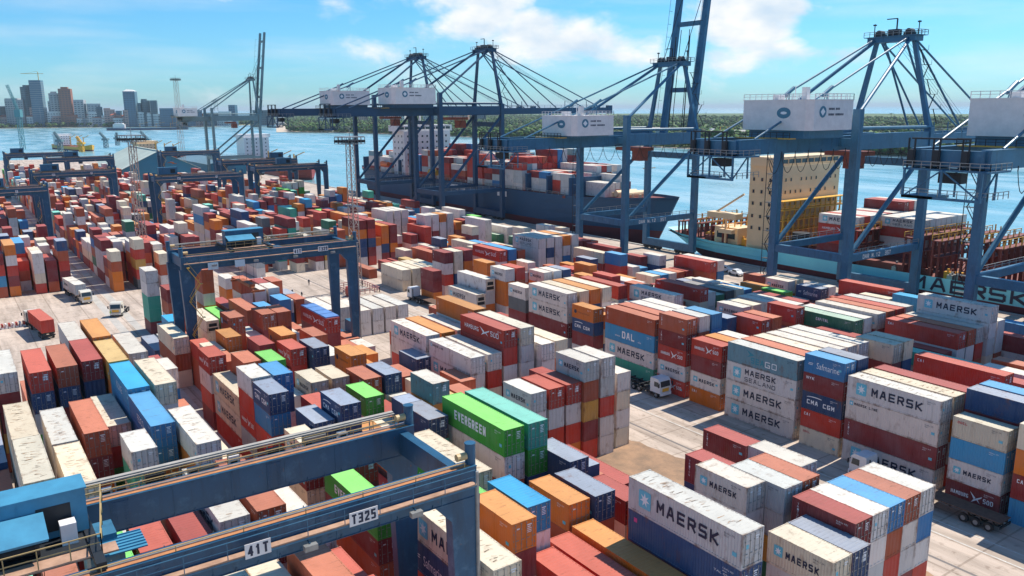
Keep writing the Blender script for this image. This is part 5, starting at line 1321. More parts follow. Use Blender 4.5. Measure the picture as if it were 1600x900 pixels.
# far vessels on the left
def small_ship(label, x, y, L, rz, hullm, superm, hs=12, grp='small vessels moored in the harbour'):
    t = thing('cargo_vessel', label, 'ship', (x, y, -4), rz, grp); b = L*.085
    st_ = [(-L/2, b*.8, b*.7, 6), (-L*.3, b, b, 5), (L*.3, b, b, 5), (L*.43, b*.6, b*.35, 6.5), (L/2, .3, .2, 8)]
    hull(t, st_, 0, 1.5, hullm, M_boot, -2).build('deck', M_rdeck, t)
    mb = MB(); mb.box(-L*.42, -b*.8, 5, -L*.28, b*.8, 5+hs); mb.box(-L*.40, -b, 5+hs, -L*.30, b, 5+hs+2.5); s_ = mb.build('superstructure', superm, t)
    mb = MB()
    for z in range(7, int(5+hs), 3):
        for k in range(5): mb.box(-L*.28, -b*.65+k*b*.3, z, -L*.28+.06, -b*.65+k*b*.3+.9, z+1)
    mb.build('window', M_glass, s_)
    mb = MB()
    for q in (-.1, .1, .28): mb.bar((L*q, 0, 5), (L*q, 0, 17), .8); mb.bar((L*q, 0, 15), (L*q+L*.11, 2, 19), .5)
    mb.build('deck_crane', M_ywl, t); return t
small_ship('red cargo vessel with white tower behind the grey far crane', -640, 219, 150, 0, M_redp, M_white, 22)
small_ship('dark vessel lying off the city shore', *P(232, 203), 190, 1.3, M_navy, M_white, 10)
small_ship('red hulled vessel with deck cranes left of the warehouse roof', -900, 190, 140, .1, M_redp, M_cream, 10)
small_ship('vessel with orange hull at far left shore', -1200, 150, 120, .2, M_ywl, M_white, 12)
small_ship('pale vessel close in front of the wooded peninsula', *P(1130, 214), 60, .3, M_white, M_white, 6)
mb = MB(); t = thing('navigation_buoy_boat', 'small boat with yellow mast right of the far gantry crane', 'boat', (*gz(402, 236, -4), -4)); mb.add([(-9, -2.5, 0), (9, 0, 0), (-9, 2.5, 0), (-9, -3, 3), (11, 0, 4), (-9, 3, 3)], [(0, 1, 4, 3), (1, 2, 5, 4), (2, 0, 3, 5), (3, 4, 5)]); mb.build('hull', M_ywl, t); mb = MB(); mb.box(-7, -2, 3, -2, 2, 7); mb.bar((-1, 0, 3), (-1, 0, 19), .6); mb.bar((-1, 0, 8), (-5, 0, 15), .35); mb.build('wheelhouse_mast', M_ywl, t)
# ------------------------------------------------------------ lattice light masts
def mast(label, x, y, h, w0=2.0):
    t = thing('lattice_light_mast', label, 'light mast', (x, y, 0), .3, 'lattice floodlight masts'); mb = MB(); n = 18
    for s1, s2 in ((1, 1), (1, -1), (-1, 1), (-1, -1)): mb.bar((s1*w0/2, s2*w0/2, 0), (s1*w0*.35, s2*w0*.35, h), .16)
    for i in range(n):
        f0, f1 = i/n, (i+1)/n; a, b = w0/2*(1-.3*f0), w0/2*(1-.3*f1); z0_, z1_ = h*f0, h*f1
        for (p, q) in (((1, 1), (-1, 1)), ((-1, 1), (-1, -1)), ((-1, -1), (1, -1)), ((1, -1), (1, 1))):
            if i % 2: p, q = q, p
            mb.bar((p[0]*a, p[1]*a, z0_), (q[0]*b, q[1]*b, z1_), .08); mb.bar((p[0]*a, p[1]*a, z0_), (q[0]*a, q[1]*a, z0_), .07)
    mb.build('lattice', mat('red_white_mast_paint', (.34, .22, .17), .7, 0, 0, .5, (.42, .36, .32)), t)
    mb = MB()
    for z in (h, h+1.8): mb.box(-2.6, -2.6, z-.1, 2.6, 2.6, z)
    for z in (h, ): handrail(mb, (-2.6, -2.6, z), (2.6, -2.6, z), 1.6, 1.2, .06); handrail(mb, (2.6, -2.6, z), (2.6, 2.6, z), 1.6, 1.2, .06); handrail(mb, (-2.6, 2.6, z), (2.6, 2.6, z), 1.6, 1.2, .06); handrail(mb, (-2.6, -2.6, z), (-2.6, 2.6, z), 1.6, 1.2, .06)
    mb.bar((0, 0, h), (0, 0, h+4), .14); mb.build('lamp_platform', M_steel, t)
    mb = MB()
    for k in range(5):
        for s in (-1, 1): mb.box(-2.4+k*1.05, s*2.7-.25, h+.3, -1.8+k*1.05, s*2.7+.25, h+.9); mb.box(s*2.7-.25, -2.4+k*1.05, h+.3, s*2.7+.25, -1.8+k*1.05, h+.9)
    mb.build('floodlight', M_dark, t); 
    mb = MB(); mb.box(-2.2, -2.2, 0, 2.2, 2.2, .5); mb.build('footing', M_conc, t); return t
mast('tall lattice floodlight mast beside the orange and maroon stacks', -191.5, 84.5, 37)
mast('lattice floodlight mast in front of the pale warehouse roof', -247, 45.0, 37)
mast('distant floodlight mast rising above the harbour skyline', -640, 150, 66, 3.2)
# ------------------------------------------------------------ warehouse and site buildings
def gable_hall(label, x0, x1, y0, y1, h, hr, wallm, roofm):
    t = thing('warehouse', label, 'warehouse', ((x0+x1)/2, (y0+y1)/2, 0)); a, b = (x1-x0)/2, (y1-y0)/2
    mb = MB(); mb.add([(-a, -b, 0), (a, -b, 0), (a, b, 0), (-a, b, 0), (-a, -b, h), (a, -b, h), (a, b, h), (-a, b, h), (-a, 0, hr), (a, 0, hr)], [(0, 1, 5, 4), (2, 3, 7, 6), (1, 2, 6, 9, 5), (3, 0, 4, 8, 7)]); mb.build('wall', wallm, t)
    mb = MB(); e = 1.0
    for s in (-1, 1): mb.add([(-a-e, s*(b+e), h-.25), (a+e, s*(b+e), h-.25), (a+e, 0, hr+.25), (-a-e, 0, hr+.25), (-a-e, s*(b+e), h-.5), (a+e, s*(b+e), h-.5), (a+e, 0, hr), (-a-e, 0, hr)], [(0, 1, 2, 3), (7, 6, 5, 4), (0, 4, 5, 1), (1, 5, 6, 2), (0, 3, 7, 4)])
    n = int((x1-x0)/4)
    for k in range(n):
        xx = -a+k*4
        for s in (-1, 1): mb.bar((xx, s*(b+e), h-.22), (xx, 0, hr+.3), .15)
    mb.box(-a-e, -.6, hr+.2, a+e, .6, hr+.6); mb.build('roof', roofm, t)
    mb = MB(); mb.box(a+.02, -5, 0, a+.08, 5, min(h, 6)); mb.build('door', M_blue2, t); return t
gable_hall('teal gabled warehouse with pale corrugated roof', -650, -560, 93, 141, 8.6, 20, mat('teal_cladding', (.03, .20, .31), .6, 0, .15, .1), mat('pale_mint_roof', (.62, .68, .58), .6, 0, .2, .05))
gable_hall('long low blue shed right of the warehouse', -690, -600, 158, 184, 8, 11, mat('teal_cladding', (.03, .20, .31), .6, 0, .15, .1), mat('grey_blue_roof', (.20, .32, .38), .6, 0, .2, .05))
x, y = gz(398, 476, 0)
t = thing('site_office', 'small pale turquoise site office with dark window strip', 'building', (x-3, y+2, 0)); mb = MB(); mb.box(-4, -2.6, 0, 4, 2.6, 4.6); mb.build('wall', mat('pale_turquoise_wall', (.20, .52, .52), .6, 0, .1, 1), t); mb = MB(); mb.box(-4.4, -3, 4.6, 4.4, 3, 4.85); mb.build('roof', M_white, t); mb = MB(); mb.box(4.0, -2.1, 2.3, 4.04, 2.1, 3.5); mb.box(-3, -2.64, 2.3, 3, -2.6, 3.5); mb.build('window', M_glass, t)
# ------------------------------------------------------------ lorries and trailers
def lorry(label, x, y, rz, cabm, trailer=13.6, load=None, flat=True, slope=0):
    t = thing('lorry', label, 'lorry', (x, y, 0), rz, 'terminal lorries')
    # cab front at +x
    mb = MB(); prof = [(0, .9), (2.2, .9), (2.25, 1.9), (2.05, 2.95), (1.7, 3.25), (.1, 3.25), (0, 2.9)]
    n = len(prof); mb.add([(px, -1.2, pz) for px, pz in prof]+[(px, 1.2, pz) for px, pz in prof], [tuple(range(n)), tuple(range(n, 2*n))[::-1]]+[((i+1) % n, i, n+i, n+(i+1) % n) for i in range(n)])
    c = mb.build('cab', cabm, t)
    mb = MB(); mb.add([(2.262, -1.05, 1.95), (2.262, 1.05, 1.95), (2.08, 1.0, 2.85), (2.08, -1.0, 2.85)], [(0, 1, 2, 3)])
    for s in (-1, 1): mb.add([(.9, s*1.212, 1.9), (2.0, s*1.212, 1.9), (1.85, s*1.212, 2.7), (.9, s*1.212, 2.7)], [(0, 1, 2, 3) if s < 0 else (3, 2, 1, 0)])
    mb.build('windscreen', M_glass, c)
    mb = MB(); mb.box(2.2, -1.15, .55, 2.4, 1.15, 1.05); mb.box(2.26, -.7, 1.15, 2.29, .7, 1.7, 1); mb.build('bumper', [cabm, M_ywl], c)
    for s in (-1, 1): mb = MB(); mb.box(2.40, s*.9-.18, .68, 2.43, s*.9+.18, .9); mb.build('headlight', M_txtw, c); mb = MB(); mb.bar((2.1, s*1.2, 2.6), (2.3, s*1.5, 2.5), .06); mb.box(2.2, s*1.5-.12, 2.0, 2.28, s*1.5+.12, 2.6); mb.build('mirror', M_dark, c)
    mb = MB(); mb.box(-4.6, -.45, .75, 1.0, .45, 1.05); mb.box(-1.0, -1.15, .55, .2, -.5, 1.1); mb.box(-1.0, .5, .55, .2, 1.15, 1.1); mb.tube((-.35, 1.0, 1.1), (-.35, 1.0, 3.1), .09, 8); mb.build('chassis', M_dark, t)
    def wheel(xx, yy):
        mb = MB(); mb.tube((xx, yy-.17, .5), (xx, yy+.17, .5), .5, 18); w_ = mb.build('wheel', M_black, t); mb = MB(); mb.tube((xx, yy-.19, .5), (xx, yy+.19, .5), .27, 12); mb.build('rim', M_steel, w_)
    for xx in (1.25, -2.6, -3.9):
        for s in (-1, 1): wheel(xx, s*1.0)
    if trailer:
        mb = MB(); x1 = -2.2; x0 = x1-trailer
        for s in (-.5, .5): mb.box(x0, s-.09, 1.05, x1, s+.09, 1.38)
        for k in range(6): xx = x0+.3+k*(trailer-.6)/5; mb.box(xx-.1, -1.2, 1.18, xx+.1, 1.2, 1.40)
        if flat: mb.box(x0, -1.2, 1.40, x1, 1.2, 1.48, 1)
        mb.box(x0-.05, -1.2, .75, x0+.05, 1.2, 1.05); mb.build('trailer_bed', [M_dark, mat('worn_timber_deck', (.16, .09, .06), .9, 0, .4, 2)], t)
        for k in range(3):
            for s in (-1, 1): wheel(x0+1.2+k*1.35, s*1.0)
    return t
M_cabw = mat('white_cab_paint', (.72, .74, .75), .35, 0, .08, 1); M_cabd = mat('cream_cab_paint', (.66, .62, .52), .4, 0, .1, 1)
lorry('white lorry cab with yellow badge driving along the road between blocks', -90.6, 90.9, 0, M_cabw, 9, flat=False)
lorry('white lorry cab half hidden behind the front right stacks, towing an empty flat trailer', -52.4, 90.2, R(180), M_cabw, 13.6)
lorry('white lorry with empty flatbed beside the maroon boxes by the apron', -172.5, 91.4, R(180), M_cabw, 12)
lorry('cream lorry cab facing the camera by the sea green stack', *gz(186, 492, 0), R(-25), M_cabd, 0)
def on_trailer(label, px, py, rz, toks, lbl):
    x, y = gz(px, py, 0); t = lorry(label, x+5, y, rz, M_cabd, 12.8)
    k = 0; x0 = -15.0
    for tok, L in toks:
        c_, _, tx = tok.partition(':'); o = bpy.data.objects.new('shipping_container', body_mesh(12.19 if L > 10 else 6.06, False)); COL.objects.link(o)
        v = Matrix.Rotation(rz, 3, 'Z') @ Vector((x0, -1.22, 0)); o.location = (x+5+v.x, y+v.y, 1.49); o.rotation_euler.z = rz; x0 += L+.15
        for si, fr in ((0, False), (1, True)): o.material_slots[si].link = 'OBJECT'; o.material_slots[si].material = cmat(c_, fr)
        tag(o, lbl[k], 'shipping container', 'shipping containers stacked in the yard'); k += 1; lettering(o, tx, L)
on_trailer('lorry hauling two pale short boxes across the open ground at left', 128, 467, R(6), [('W:m', 6.06), ('A', 6.06)], ['pale grey star-marked box on the moving trailer, rear half', 'plain grey box on the moving trailer, front half'])
on_trailer('lorry with one red long box stopped by the barriers at the left edge', 48, 501, R(186), [('R:HS', 12.19)], ['red pennant-marked box alone on the trailer at the left edge'])
for k in range(7):
    x, y = gz(4+k*5.6, 514-k*.9, 0); t = thing('road_barrier', 'red and white plastic road barrier in the row at the left edge', 'barrier', (x, y, 0), .1, 'road barriers beside the red trailer'); mb = MB(); mb.box(-.75, -.25, 0, .75, .25, .35); mb.box(-.7, -.15, .35, .7, .15, 1.0, 0 if k % 2 else 1); mb.build('block', [M_white, M_redp], t)
mb = MB(); 
for k in range(16):
    x0 = gz(555+k*2.2, 457, 0)[0]
t = thing('mesh_fence', 'low red and white fence round the foot of the tall lattice mast', 'fence', (-191.5, 84.5, 0)); mb = MB()
for a, b in (((-5, -4), (5, -4)), ((5, -4), (5, 4)), ((5, 4), (-5, 4)), ((-5, 4), (-5, -4))): handrail(mb, (*a, 0), (*b, 0), 1.3, 1.4, .08)
mb.build('rail', mat('fence_red_white', (.55, .25, .22), .6), t)
mb = MB(); mb.box(-.9, -.8, 0, .9, .8, 2.4); mb.box(-.6, .81, .3, .6, .84, 2.1); o = mb.build('red_cabinet', M_redp, loc=(-186.5, 80.5, 0)); tag(o, 'red equipment cabinet at the foot of the tall lattice mast', 'cabinet')
# ------------------------------------------------------------ people on the open ground
def person_mesh(shirt, trousers):
    V = {'pel': (0, 0, .95, .15), 'che': (0, .02, 1.3, .17), 'nek': (0, .02, 1.5, .06), 'hed': (0, .03, 1.66, .10),
         'lh': (-.1, 0, .88, .10), 'lk': (-.12, .08, .5, .07), 'la': (-.12, .02, .08, .05), 'lt': (-.12, .16, .03, .04), 'rh': (.1, 0, .88, .10), 'rk': (.12, -.02, .5, .07), 'ra': (.12, -.16, .10, .05), 'rt': (.12, -.04, .03, .04),
         'ls': (-.2, .02, 1.42, .07), 'le': (-.27, -.03, 1.13, .05), 'lw': (-.28, .08, .90, .04), 'rs': (.2, .02, 1.42, .07), 're': (.27, .03, 1.13, .05), 'rw': (.27, .14, .92, .04)}
    ks = list(V); E_ = [('pel', 'che'), ('che', 'nek'), ('nek', 'hed'), ('pel', 'lh'), ('lh', 'lk'), ('lk', 'la'), ('la', 'lt'), ('pel', 'rh'), ('rh', 'rk'), ('rk', 'ra'), ('ra', 'rt'), ('che', 'ls'), ('ls', 'le'), ('le', 'lw'), ('che', 'rs'), ('rs', 're'), ('re', 'rw')]
    me = bpy.data.meshes.new('p'); me.from_pydata([V[k][:3] for k in ks], [(ks.index(a), ks.index(b)) for a, b in E_], [])
    o = bpy.data.objects.new('p', me); COL.objects.link(o); o.modifiers.new('s', 'SKIN'); o.modifiers.new('u', 'SUBSURF').levels = 1
    for i, k in enumerate(ks): me.skin_vertices[0].data[i].radius = (V[k][3],)*2
    me.skin_vertices[0].data[0].use_root = True
    m2 = bpy.data.meshes.new_from_object(o.evaluated_get(bpy.context.evaluated_depsgraph_get())); bpy.data.objects.remove(o); m2.name = 'person_body'
    m2.materials.clear()
    for m_ in (shirt, trousers, mat('skin_brown', (.16, .08, .05), .6)): m2.materials.append(m_)
    for p in m2.polygons:
        z = p.center.z; ax = abs(p.center.x); p.material_index = 2 if z > 1.52 or (ax > .23 and z < 1.0) else (0 if z > .93 else 1)
    return m2
M_hv = mat('hi_vis_yellow', (.55, .75, .05), .7); M_tr = mat('dark_work_trousers', (.03, .035, .06), .8)
pm = [person_mesh(M_hv, M_tr), person_mesh(M_tr, M_tr)]
for i, (px, py, v, lb) in enumerate([(173, 496, 0, 'person in yellow hi-vis top standing by the cream lorry cab'), (483, 446, 1, 'person in dark clothes walking alone on the open concrete'), (472, 466, 1, 'person in dark clothes near the reefer boxes'), (457, 462, 1, 'person in dark clothes by the site office'), (1122, 432, 0, 'person in yellow top by the white car on the quay')]):
    o = bpy.data.objects.new('person', pm[v]); COL.objects.link(o); o.location = (*gz(px, py, 0), 0); o.rotation_euler.z = i*1.7; tag(o, lb, 'person')
    mb = MB(); mb.tube((0, .03, 1.70), (0, .03, 1.80), .125, 10, r2=.06); mb.build('helmet', M_txtw if v else M_ywl, o)
def car(label, x, y, rz, m):
    t = thing('parked_pickup', label, 'car', (x, y, 0), rz, 'white vehicles on the quay'); mb = MB()
    prof = [(-2.4, .45), (2.4, .45), (2.45, .95), (1.5, 1.1), (.85, 1.7), (-.6, 1.72), (-.75, 1.12), (-2.4, 1.1)]; n = len(prof)
    mb.add([(a, -.9, b) for a, b in prof]+[(a, .9, b) for a, b in prof], [tuple(range(n)), tuple(range(n, 2*n))[::-1]]+[((i+1) % n, i, n+i, n+(i+1) % n) for i in range(n)]); bd = mb.build('body', m, t)
    mb = MB(); mb.add([(1.42, -.8, 1.15), (1.42, .8, 1.15), (.9, .75, 1.66), (.9, -.75, 1.66)], [(0, 1, 2, 3)]); 
    for s in (-1, 1): mb.add([(-.55, s*.905, 1.15), (1.2, s*.905, 1.15), (.8, s*.905, 1.6), (-.5, s*.905, 1.6)], [(0, 1, 2, 3)])
    mb.build('window', M_glass, bd)
    for xx in (-1.5, 1.5):
        for s in (-1, 1): mb = MB(); mb.tube((xx, s*.85-.12, .38), (xx, s*.85+.12, .38), .38, 12); mb.build('wheel', M_black, t)
    return t
car('white pickup parked on the quay apron left of the crane foot', *gz(1131, 424, 0), R(20), M_cabw)
car('white pickup parked nearest the foot of the middle quay crane', *gz(1150, 430, 0), R(-10), M_cabw)
# ------------------------------------------------------------ city across the water
M_cg = [mat('city_glass_blue', (.06, .16, .24), .3, 0, .3, .02), mat('city_concrete', (.42, .42, .42), .8, 0, .2, .02), mat('city_white', (.68, .66, .62), .8, 0, .15, .02), mat('city_brick_red', (.36, .14, .09), .8, 0, .2, .02), mat('city_dark_teal', (.05, .12, .15), .6, 0, .3, .02), mat('city_pink', (.55, .33, .28), .8, 0, .2, .02)]
M_tile = mat('red_roof_tiles', (.50, .13, .07), .8)
bl = [(0, 16, 166, 4, 0), (16, 46, 156, 1, 0), (41, 58, 136, 4, 1), (55, 74, 126, 0, 2), (46, 62, 168, 5, 0), (82, 98, 146, 1, 1), (80, 92, 158, 1, 0), (98, 118, 139, 3, 1), (120, 137, 156, 1, 0), (128, 138, 162, 4, 0), (139, 160, 162, 1, 0), (150, 163, 167, 4, 0), (76, 98, 174, 2, 0), (198, 218, 143, 0, 3), (219, 225, 161, 4, 0), (225, 236, 157, 4, 0), (238, 249, 157, 4, 0), (164, 182, 171, 5, 0), (184, 192, 173, 0, 0),
      (195, 214, 172, 5, 4), (216, 232, 175, 2, 4), (232, 240, 178, 2, 0), (241, 266, 178, 2, 4), (176, 200, 184, 2, 5), (138, 160, 175, 2, 4), (44, 66, 182, 2, 5), (0, 30, 183, 5, 5), (64, 76, 168, 1, 0), (255, 292, 169, 0, 4), (292, 318, 172, 0, 4), (318, 345, 176, 4, 4), (345, 368, 174, 2, 4), (360, 372, 164, 0, 0), (395, 430, 172, 4, 4), (430, 446, 174, 2, 4), (-40, -5, 160, 1, 0), (-90, -50, 168, 0, 4),
      (500, 530, 177, 2, 5), (560, 575, 176, 5, 0), (600, 640, 178, 2, 4), (660, 690, 177, 2, 5), (700, 735, 174, 5, 0), (735, 760, 178, 0, 0), (108, 128, 180, 3, 5), (270, 300, 183, 3, 5)]
_rr = random.Random(21)
for _ in range(26):
    _a = _rr.uniform(-10, 340); bl.append((round(_a, 1), round(_a+_rr.uniform(9, 20), 1), round(_rr.uniform(180, 187), 1), _rr.choice((1, 2, 2, 5, 5)), _rr.choice((4, 5, 5))))
names = ['glazed', 'concrete', 'white', 'brick red', 'dark teal', 'pink']
for i, (a, b, top, mi, kind) in enumerate(bl):
    base = 196 if a < 450 else 190
    if kind in (4, 5): base += 1.5
    D_ = 2450 if a < 450 else 2900
    dd = ray((a+b)/2, base); s_ = D_/(dd@cF); cx, cy = dd[0]*s_, dd[1]*s_; w_ = (b-a)*D_/FPX; zt_ = CAMH+ray((a+b)/2, top)[2]*s_; dp_ = max(18, w_*.8)
    yaw = math.atan2(cy, cx)-math.pi/2
    t = thing('office_tower' if kind in (1, 2, 3) or zt_ > 55 else 'city_block', '', 'building', (cx, cy, -2), yaw+random.Random(i).uniform(-.5, .5), 'city buildings across the harbour')
    zn_ = sum(1 for q in bl if q[0] < a)
    place = 'left' if a < 120 else ('middle' if a < 260 else ('right of the grey crane' if a > 390 and a < 450 else ('behind the wooded spit' if a > 450 else 'behind the harbour')))
    hh = zt_+2; nfl = max(3, int(hh/6))
    mb = MB(); W_ = w_*.86; mb.box(-W_/2, -dp_/2, 0, W_/2, dp_/2, hh)
    if kind == 0 and i % 2: mb.box(-W_/2, -dp_/2+2, hh, W_*.1, dp_/2-2, hh+4)
    if kind == 1: mb.box(-W_*.3, -dp_*.3, hh, W_*.25, dp_*.3, hh+5)
    mb.build('wall', M_cg[mi], t)
    mb = MB()
    for f_ in range(1, nfl):
        z = hh*f_/nfl
        if kind == 2: mb.box(-W_/2-.7, -dp_/2-.7, z-1.6, W_/2+.7, dp_/2+.7, z-.6); continue
        nb = max(3, int(W_/7))
        for k in range(nb):
            q = -W_/2+(k+.2)*W_/nb; mb.box(q, -dp_/2-.25, z-2.2, q+W_/nb*.6, -dp_/2+.1, z)
            mb.box(-W_/2-.25, -dp_/2+(k+.2)*dp_/nb, z-2.2, -W_/2+.1, -dp_/2+(k+.8)*dp_/nb, z)
    mb.build('window', M_cg[1] if kind == 2 else mat('city_window', (.04, .07, .09), .2), t)
    if kind == 5: mb = MB(); mb.add([(-W_/2-1, -dp_/2-1, hh), (W_/2+1, -dp_/2-1, hh), (W_/2+1, dp_/2+1, hh), (-W_/2-1, dp_/2+1, hh), (-W_/3, 0, hh+8), (W_/3, 0, hh+8)], [(0, 1, 5, 4), (1, 2, 5), (2, 3, 4, 5), (3, 0, 4)]); mb.build('roof', M_tile, t)
    if kind == 3: mb = MB(); mb.add([(-W_/2, -dp_/2, hh), (W_/2, -dp_/2, hh), (W_/2, dp_/2, hh), (-W_/2, dp_/2, hh), (-W_/4, 0, hh+6), (W_/4, 0, hh+5)], [(0, 1, 5, 4), (1, 2, 5), (2, 3, 4, 5), (3, 0, 4)]); mb.build('roof', M_cg[2], t)
    if kind == 2: mb = MB(); mb.bar((8, 0, hh), (8, 0, hh+24), 1.6); mb.bar((-38, 0, hh+19), (22, 0, hh+19), 1.2); mb.bar((8, 0, hh+26), (-30, 0, hh+19), .5); mb.build('tower_crane', M_ywl, t)
    desc = 'tall' if zt_ > 75 else ('mid-rise' if zt_ > 40 else 'low')
    roof = {5: ' with red tiled roof', 3: ' with curved white crown', 2: ' with tower crane', 1: ' with rooftop box'}.get(kind, '')
    t['label'] = '%s %s building%s, %s from left along the skyline%s' % (desc, names[mi], roof, (ORD[zn_] if zn_ < 25 else 'thirtieth' if zn_ == 29 else 'twenty-'+ORD[zn_-20] if zn_ < 29 else 'thirty-'+ORD[zn_-30] if zn_ < 39 else 'fortieth' if zn_ == 39 else 'forty-'+ORD[zn_-40] if zn_ < 49 else 'fiftieth' if zn_ == 49 else 'fifty-'+ORD[zn_-50] if zn_ < 59 else 'sixtieth' if zn_ == 59 else 'sixty-'+ORD[zn_-60] if zn_ < 69 else 'seventieth' if zn_ == 69 else 'seventy-'+ORD[zn_-70]), '' if a < 450 else ' beyond wooded spit')
# ------------------------------------------------------------ harbour cranes far left
def jib_crane(label, px, base, x1, top, m):
    D_ = 900; dd = ray(px, base); s_ = (1.0-CAMH)/dd[2]; x, y = dd[0]*s_, dd[1]*s_; k = s_*(dd@cF)/FPX
    t = thing('harbour_jib_crane', label, 'harbour crane', (x, y, 0), YAW, 'jib cranes along the far quay'); h = (base-top)*k; dx = (x1-px)*k
    mb = MB(); truss(mb, (0, 0, 0), (0, 0, h*.55), 2.6*k if k > 1 else 4, 6, .5); mb.box(-3.5, -3, h*.5, 3.5, 3, h*.62); mb.build('tower', m, t)
    mb = MB(); truss(mb, (0, 0, h*.6), (dx, 0, h), 2.2, 10, .35); mb.bar((dx*.2, 0, h*.78), (dx, 0, h), .3); mb.bar((-2, 0, h*.62), (dx*.2-3, 0, h*.85), .5); mb.build('jib', m, t); return t
M_teal = mat('sea_green_crane_paint', (.10, .26, .28), .5)
jib_crane('sea green jib crane tallest on the far left quay', 36, 232, 24, 134, M_teal)
jib_crane('dark jib crane right of the sea green crane', 95, 236, 88, 205, M_grey)
jib_crane('orange jib crane with thin boom over the red ship', 128, 236, 122, 212, M_ywl)
jib_crane('thin grey jib crane before the warehouse, left of the lattice mast', 166, 230, 158, 206, M_grey)
jib_crane('grey jib crane leaning left, right of the lattice mast', 232, 234, 222, 204, M_grey)
jib_crane('grey upright jib crane above the warehouse ridge', 184, 226, 184, 206, M_grey)
# ------------------------------------------------------------ woods on the far shores
def wood(name, label, pts, n, seed, size, height, palm=.0):
    rg = np.random.default_rng(seed)
    tri = []; P_ = np.array(pts, float)
    mn, mx_ = P_.min(0), P_.max(0); res = []
    def inside(x, y):
        c = False; j = len(P_)-1
        for i in range(len(P_)):
            if (P_[i, 1] > y) != (P_[j, 1] > y) and x < (P_[j, 0]-P_[i, 0])*(y-P_[i, 1])/(P_[j, 1]-P_[i, 1])+P_[i, 0]: c = not c
            j = i
        return c
    while len(res) < n:
        q = mn+(mx_-mn)*rg.random(2)
        if inside(*q): res.append(q)
    ico_v = []; t_ = (1+5**.5)/2
    for a in (-1, 1):
        for b in (-t_, t_): ico_v += [(0, a, b), (a, b, 0), (b, 0, a)]
    ico_v = np.array(ico_v, float); ico_v /= np.linalg.norm(ico_v[0])
    bm = bmesh.new(); bmesh.ops.create_icosphere(bm, subdivisions=1, radius=1); iv = np.array([v.co[:] for v in bm.verts]); fi = np.array([[v.index for v in f.verts] for f in bm.faces]); bm.free()
    V, F, MI = [], [], []; o = 0
    for q in res:
        s = size*rg.uniform(.6, 1.4); h = height*rg.uniform(.55, 1.25); kk = 3
        for c in range(kk):
            off = np.array([rg.uniform(-1, 1)*s*.8, rg.uniform(-1, 1)*s*.8, rg.uniform(.35, 1)*h-2]); r = s*rg.uniform(.35, .75)
            v = iv*r*rg.uniform(.65, 1.35, iv.shape[0])[:, None]; v[:, 2] *= .8; V.append(v+off+np.array([q[0], q[1], 0])); F.append(fi+o); MI += [int(rg.integers(0, 4))]*len(fi); o += len(iv)
    V = np.concatenate(V); F = np.concatenate(F); me = bpy.data.meshes.new(name); me.vertices.add(len(V)); me.vertices.foreach_set('co', V.ravel()); me.loops.add(len(F)*3); me.loops.foreach_set('vertex_index', F.ravel()); me.polygons.add(len(F)); me.polygons.foreach_set('loop_start', np.arange(0, len(F)*3, 3)); me.polygons.foreach_set('loop_total', np.full(len(F), 3)); me.update(calc_edges=True); me.validate()
    for m_ in (mat('foliage_deep', (.016, .055, .014), .9), mat('foliage_mid', (.035, .095, .018), .9), mat('foliage_light', (.08, .155, .022), .9), mat('foliage_olive', (.05, .065, .022), .9)): me.materials.append(m_)
    me.polygons.foreach_set('material_index', MI); ob = bpy.data.objects.new(name, me); COL.objects.link(ob); tag(ob, label, 'woodland', None, 'stuff')
def strip(front, depth0, depth1, z=-2):
    f = [P(px, py, z) for px, py in front]; return [(x*depth0, y*depth0) for x, y in f]+[(x*depth1, y*depth1) for x, y in f[::-1]]
wood('shore_woodland', 'dense green trees and bushes along the far shore', strip([(452, 206), (540, 207), (650, 210), (780, 215.5), (900, 221), (1010, 228), (1110, 232), (1230, 235), (1340, 241), (1480, 246), (1750, 255)], 1.015, 1.22), 7500, 1, 5.0, 11)
wood('inland_woodland', 'far off wood filling the land behind the shore', strip([(445, 199), (540, 199), (650, 202), (780, 205), (900, 208), (1010, 212), (1110, 214), (1230, 217), (1340, 222), (1480, 226), (1750, 232)], 1.0, 2.9), 8500, 2, 7, 8)
wood('city_woodland', 'belt of trees along the city shore', strip([(-100, 205), (0, 200.5), (150, 199), (330, 197), (440, 193), (600, 190.5), (760, 188.5)], 1.03, 1.12), 1800, 3, 8, 10)
wood('shore_tree_clumps', 'larger dark tree crowns along the nearer shore at right', strip([(1100, 231), (1230, 234), (1340, 240), (1480, 245), (1750, 254)], 1.01, 1.06), 700, 5, 6.5, 15)
# palms standing above the wood
pr_ = random.Random(12)
def palm_mesh(seed):
    rg = random.Random(seed); mb = MB(); h = 1.0
    mb.tube((0, 0, 0), (.02, .01, h), .018, 6, 0, .011)
    mb2 = MB()
    for k in range(11):
        a = 6.2832*k/11+rg.uniform(-.2, .2); p = Vector((.02, .01, h)); d = Vector((math.cos(a), math.sin(a), rg.uniform(.3, .9)))
        for j in range(4):
            q = p+d.normalized()*.075; s_ = Vector((-math.sin(a), math.cos(a), 0))*.028*(1-.18*j); mb2.add([p-s_, p+s_, q+s_*.8, q-s_*.8], [(0, 1, 2, 3)]); p = q; d.z -= .55
    return mb.mesh('trunk', [mat('palm_trunk', (.16, .12, .09), .9)]), mb2.mesh('crown', [mat('foliage_deep', (.022, .055, .018), .9)])
pms = [palm_mesh(k) for k in range(3)]
pals = sorted([(pr_.uniform(640, 1480), pr_.uniform(196, 214)) for _ in range(64)])
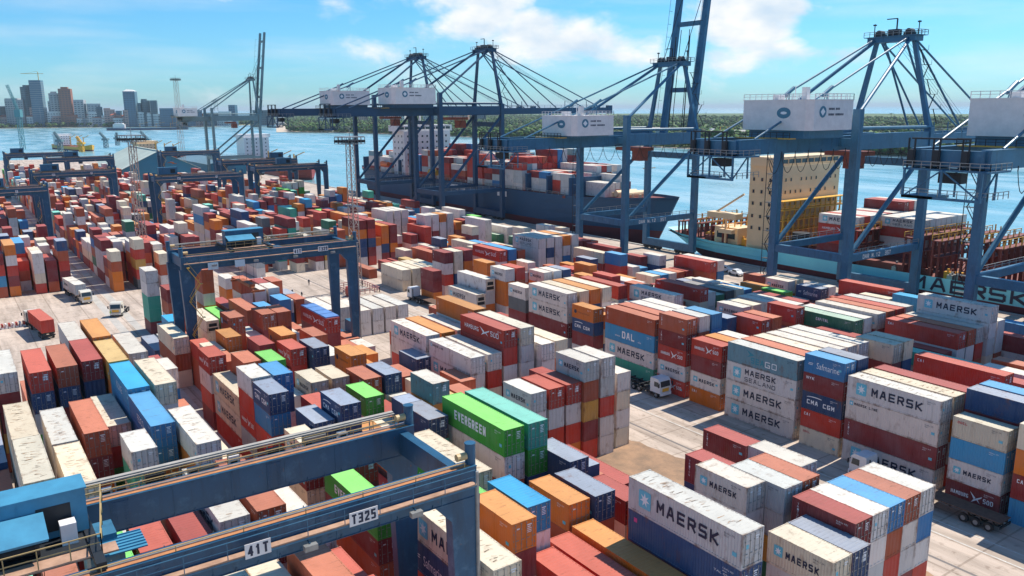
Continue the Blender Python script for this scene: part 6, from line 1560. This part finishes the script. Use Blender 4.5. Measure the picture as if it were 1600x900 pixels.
for i, (px, py) in enumerate(pals):
    x, y = P(px, py, -2); tr_, cr_ = pms[i % 3]; s_ = pr_.uniform(19, 30)
    t = thing('palm_tree', 'coconut palm standing tall above the far shore wood', 'palm tree', (x, y, -3), pr_.random()*6, 'palms above the far shore wood'); t.scale = (s_, s_, s_)
    child('trunk', tr_, t); child('crown', cr_, t)
# pale buildings among the trees
for i, (px, py, w_, h_, d_) in enumerate([(1022, 219, 30, 16, 'tall pale house among the trees behind the raised boom'), (1135, 212, 60, 7, 'long low pale shed among the trees right of the raised boom'), (668, 214, 26, 14, 'cream house at the shore behind the twin cranes'), (1250, 214, 40, 9, 'low pale shed in the wood behind the machine house'), (512, 205, 24, 8, 'small white house on the beach of the spit')]):
    x, y = P(px, py, -2); t = thing('shore_house', d_, 'building', (x, y, -2.5), YAW, None); mb = MB(); mb.box(-w_/2, -8, 0, w_/2, 8, h_); mb.build('wall', M_cg[2], t); mb = MB(); mb.add([(-w_/2-1, -9, h_), (w_/2+1, -9, h_), (w_/2+1, 9, h_), (-w_/2-1, 9, h_), (-w_/2, 0, h_+3), (w_/2, 0, h_+3)], [(0, 1, 5, 4), (1, 2, 5), (2, 3, 4, 5), (3, 0, 4)]); mb.build('roof', M_conc, t)
    mb = MB(); 
    for k in range(5): mb.box(-w_/2+(k+.3)*w_/5, -8.1, h_*.35, -w_/2+(k+.7)*w_/5, -8.0, h_*.75)
    mb.build('window', M_glass, t)

# ------------------------------------------------------------ the air between here and the far shore
mb = MB(); mb.box(-41000, -10000, -7, 10000, 41000, 125); hz_ = mb.build('haze', None); tag(hz_, kind='stuff', label='thin pale sea haze over the harbour')
hm = bpy.data.materials.new('haze_air'); hm.use_nodes = True; t = hm.node_tree; t.nodes.clear(); o_ = t.nodes.new('ShaderNodeOutputMaterial'); v = t.nodes.new('ShaderNodeVolumePrincipled')
v.inputs['Color'].default_value = (.80, .92, 1.0, 1); v.inputs['Density'].default_value = .00005; v.inputs['Anisotropy'].default_value = 0.0; t.links.new(v.outputs[0], o_.inputs['Volume'])
hz_.data.materials.clear(); hz_.data.materials.append(hm)
